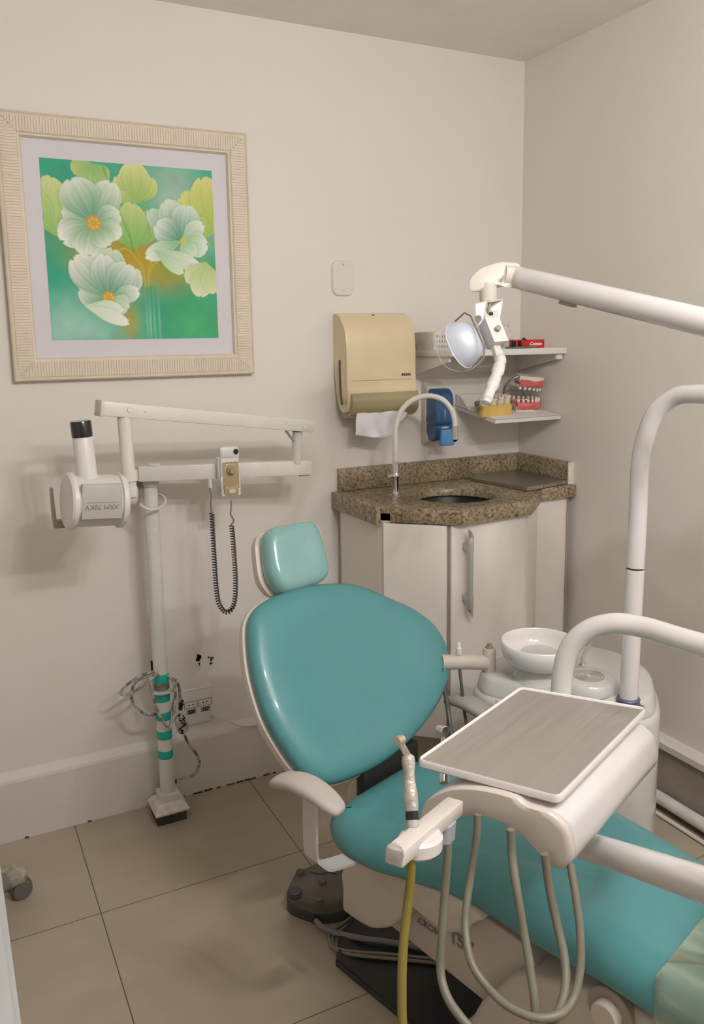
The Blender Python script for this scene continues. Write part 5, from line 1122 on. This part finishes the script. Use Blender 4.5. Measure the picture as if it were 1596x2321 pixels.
# fork bracket
fdv = (Vector((0, 0, 1.56))-Vector((1.2143,1.6731,1.6279))).normalized()
def thick(P, v, name, m, parent=None):
    P = [Vector(p) for p in P]; return MB().rings([P, [p+v for p in P]]).build(name, m, parent or t, smooth=False)
bk = -fdv*.003
thick([(1.1757,1.6771,1.6373), (1.1991,1.6667,1.6442), (1.1942,1.6649,1.6213), (1.1874,1.6640,1.5984), (1.1801,1.6661,1.5902), (1.1737,1.6699,1.5935)], bk, 'fork_bracket', PLW)
thick([(1.2421,1.7135,1.6456), (1.2728,1.6991,1.6504), (1.2708,1.6981,1.6397), (1.2619,1.6961,1.6054), (1.2570,1.6986,1.6055), (1.2449,1.7079,1.6229)], bk, 'fork_bracket', PLW)
thick([(1.1757,1.6771,1.6373), (1.1999,1.6660,1.6421), (1.2728,1.6991,1.6504), (1.2607,1.7228,1.6537)], Vector((0, 0, .003)), 'fork_bracket', PLW)
mb = MB(); q = Vector((1.1756,1.6654,1.6048)); mb.cyl(q-fdv*.002, q+fdv*.009, .0082, 20); mb.build('fork_bolt', mat('steel_bolt', (.5, .48, .45), .3, metal=.9), t)
MB().tube([(1.2201,1.6851,1.6473), (1.2168,1.6785,1.6334), (1.2101,1.6744,1.6238), (1.2041,1.6588,1.6149)], .0034, 10).build('lamp_cable', mat('olive_wire', (.30, .27, .18), .5), t)
# lamp body box, tilted
O_ = Vector((1.1903,1.6193,1.5491)); va = Vector((1.2266,1.6130,1.5516))-O_; vb = Vector((1.1847,1.6496,1.6053))-O_; vc = Vector((1.2038,1.6657,1.5301))-O_
bx = [O_, O_+va, O_+va+vb, O_+vb]
mb = MB(); mb.rings([bx, [p+vc for p in bx]]); mb.build('lamp_body', PLW, t, smooth=False)
tf = [O_+vb, O_+vb+va*.98, Vector((1.2302,1.6645,1.6245)), Vector((1.2033,1.6776,1.6228))]
thick(tf, -fdv*.02, 'lamp_body_top', PLW)
nf = va.cross(vb).normalized(); nf = nf if nf.dot(fdv) > 0 else -nf
mb = MB(); sk = O_+va*.5+vb*.49; mb.cyl(sk-nf*.002, sk+nf*.011, .0068, 20); mb.build('switch_knob', mat('grey_knob', (.34, .32, .27), .4), t)
mb = MB(); sk = (tf[0]+tf[2])/2; mb.sphere(sk, .0055, (1, .6, 1.1)); mb.build('cable_hole', BLACK, t)
# reflector: its convex back faces the camera, the opening looks away to the lower left
rc = Vector((1.1456,1.6914,1.5427)); rimv = (Vector((1.1230,1.7114,1.5895))-Vector((1.1620,1.6737,1.4919))).normalized()
imr = (Vector((1.1901,1.6744,1.5704))-Vector((1.1399,1.6943,1.5428))).normalized()
zax = (-imr*.80-fdv*.52).normalized()
xa = (rimv-zax*rimv.dot(zax)).normalized(); RM = frame(rc, xa, zax.cross(xa))
pr = [(.001, -.052), (.018, -.050), (.034, -.041), (.046, -.027), (.053, -.010), (.056, .004), (.058, .005), (.054, .004), (.045, -.024), (.02, -.044), (.001, -.047)]
mb = MB(); n = 48
mb.rings([[RM @ Vector((r*1.02*math.copysign(abs(math.cos(2*PI*j/n))**.85, math.cos(2*PI*j/n)), r*.9*math.sin(2*PI*j/n), z)) for j in range(n)] for r, z in pr]); mb.build('reflector', REFL, t, ang=50)
sc_ = Vector((1.1492,1.6892,1.5406)); zs = (-imr*.45-fdv*.75).normalized(); xs = (rimv-zs*rimv.dot(zs)).normalized(); SM = frame(sc_+zs*.012, xs, zs.cross(xs)); n = 48
mb = MB(); mb.rings([[SM @ Vector((r*.86*math.cos(2*PI*j/n), r*math.sin(2*PI*j/n), z)) for j in range(n)] for r, z in ((.0685, -.002), (.067, .004), (.05, .020), (.03, .028), (.001, .031))], False, True); mb.build('clear_shield', mat('shield_clear', (.9, .9, .9), .03, alpha=.10, spec=1, coat=1), t, ang=60)
L_ = [SM @ Vector((.0685*.86*math.cos(2*PI*j/n), .0685*math.sin(2*PI*j/n), -.002)) for j in range(n+1)]
MB().tube(L_, .0006, 6, smooth=False).build('shield_rim', mat('shield_rim', (.55, .52, .45), .3), t)
wg = mat('dull_wire', (.34, .31, .27), .35, metal=.8)
MB().tube([(1.1544,1.7318,1.6004), (1.1591,1.6990,1.6194), (1.1542,1.6659,1.6110), (1.1519,1.6387,1.5806), (1.1521,1.6082,1.5395), (1.1506,1.6039,1.5120), (1.1379,1.6173,1.4896)], .0022, 10, smooth=False).build('wire_guard', wg, t)
MB().tube([(1.1379,1.6173,1.4896), (1.1869,1.6275,1.4932), (1.2004,1.6338,1.5021)], .0016, 8, smooth=False).build('wire_guard', wg, t)
# sleeve-wrapped handle
MB().tube([(1.2114,1.6388,1.5280), (1.2082,1.6201,1.5105), (1.1925,1.6020,1.4925), (1.1683,1.5858,1.4629), (1.1403,1.5708,1.4290), (1.1262,1.5629,1.4098)], lambda q: .0105+.0012*math.sin(q*31)+.0009*math.sin(q*67)+.0035*math.sin(q*PI)-(.004 if q > .97 else 0), 16).build('handle_sleeve', SLEEVE, t)
mb = MB(); mb.beam((1.2089,1.6426,1.5416), (1.2085,1.6257,1.5104), .020, .016, bev=.002); mb.build('handle', OFFW, t)
# ------------------------------------------------------------------ pipe along the right wall
o = MB()
t = thing('floor_pipe', 'white plastic pipe with a joint running along the foot of the right wall', 'pipe', (2.03, 1.4, 0))
MB().tube([(2.032, 2.30, .042), (2.032, 1.12, .042)], .021, 20, smooth=False).build('pipe_run', XPOLE, t); MB().tube([(2.032, 1.118, .042), (2.032, YF+.02, .042)], .0195, 20, smooth=False).build('pipe_run', XPOLE, t)
MB().tube([(2.032, 1.20, .042), (2.032, 1.115, .042)], .023, 20, smooth=False).build('pipe_joint', XRW, t)
for n_, (dx_, r) in enumerate(((.033, .007), )):
    o = MB().tube([(2.032-dx_, 2.25, .008), (2.032-dx_, YF+.02, .008)], r, 10, smooth=False).build('cable_conduit', XRW); tag(o, 'thin white conduit on the floor in front of the white wall pipe', 'conduit')
# ------------------------------------------------------------------ stool at the left edge
cx_, cy_ = (0.0943,2.3317,0.0000)[:2]
t = thing('rolling_stool', 'rolling stool whose film-wrapped foot and grey caster show at the left edge', 'stool', (-.20, 2.10, 0))
sc0 = Vector((cx_, cy_+.012, .028)); axd = Vector((.30, -.95, 0)).normalized()
mb = MB(); mb.cyl(sc0-axd*.008, sc0+axd*.014, .0275, 32, bev=.003); mb.build('caster_wheel', STOOLG, t)
mb = MB(); mb.cyl(sc0-axd*.036, sc0-axd*.011, .0270, 32, bev=.003); mb.build('caster_wheel', STOOLG, t)
mb = MB(); mb.lathe([(.0310, -.034), (.0310, .010), (.0295, .0135)], frame(sc0+Vector((.004, .003, .002)), axd.cross(Vector((0, 0, 1))), Vector((0, 0, 1))), 28); 
loopsN = 20
mb = MB(); yv = axd.cross(Vector((0, 0, 1))).normalized()
mb.rings([[sc0+axd*h+(yv*math.cos(a)+Vector((0, 0, 1))*math.sin(a))*r for a in [PI*(-.15+1.2*j/loopsN) for j in range(loopsN+1)]] for r, h in ((.0285, -.038), (.0315, -.036), (.0315, -.002), (.0285, .003))], False, False, closed=False)
mb.build('caster_hood', STOOLG, t, solid=.001)
mb = MB(); mb.tube([(cx_-.015, cy_+.02, .068), (-.05, 2.25, .085), (-.20, 2.12, .11)], lambda q: .024+.006*q, 18); mb.build('foot', mat('stool_foot_grey', (.20, .18, .15), .4), t)
crumple((cx_-.024, cy_+.012, .072), .031, 'foot_film', mat('yellowed_film', (.62, .57, .44), .2, alpha=.5, bump=.6, bscale=50), 8, (1.35, 1.0, .95), .22, t)
for an in (100, 172, 244, 316):
    a_ = math.radians(an); e_ = Vector((-.20+.30*math.cos(a_), 2.12+.30*math.sin(a_), .06)); 
    if an in (316,): continue
    if e_.y > 2.58: e_.y = 2.58
    mb = MB(); mb.tube([(-.20, 2.12, .11), e_], .022, 14, smooth=False); mb.build('foot', mat('stool_foot_grey', (.2, .18, .15)), t)
    mb = MB(); mb.cyl((e_.x-.014, e_.y, .028), (e_.x+.014, e_.y, .028), .028, 24); mb.build('caster_wheel', STOOLG, t)
MB().cyl((-.20, 2.12, .09), (-.20, 2.12, .44), .024, 24).build('column', ALU, t)
MB().slab(circ(.195, 48), [(.02, .43), (0, .44), (0, .485), (.02, .505)], T(-.19, 2.12, 0)).build('seat', TEAL, t, ang=60)
# pale panel edge in the lower left foreground
t = thing('side_cabinet', 'pale grey cabinet edge in the lower left foreground', 'cabinet', (-.25, 1.0, 0))
mb = MB(); mb.slab([Vector(p) for p in ((-.50, 1.22), (.012, 1.22), (.022, 1.21), (.022, .62), (-.50, .62))], [(.004, 0), (.0, .004), (0, .845), (.008, .857)], None); mb.build('body', mat('pale_grey_cabinet', (.40, .41, .40), .4), t, smooth=False)
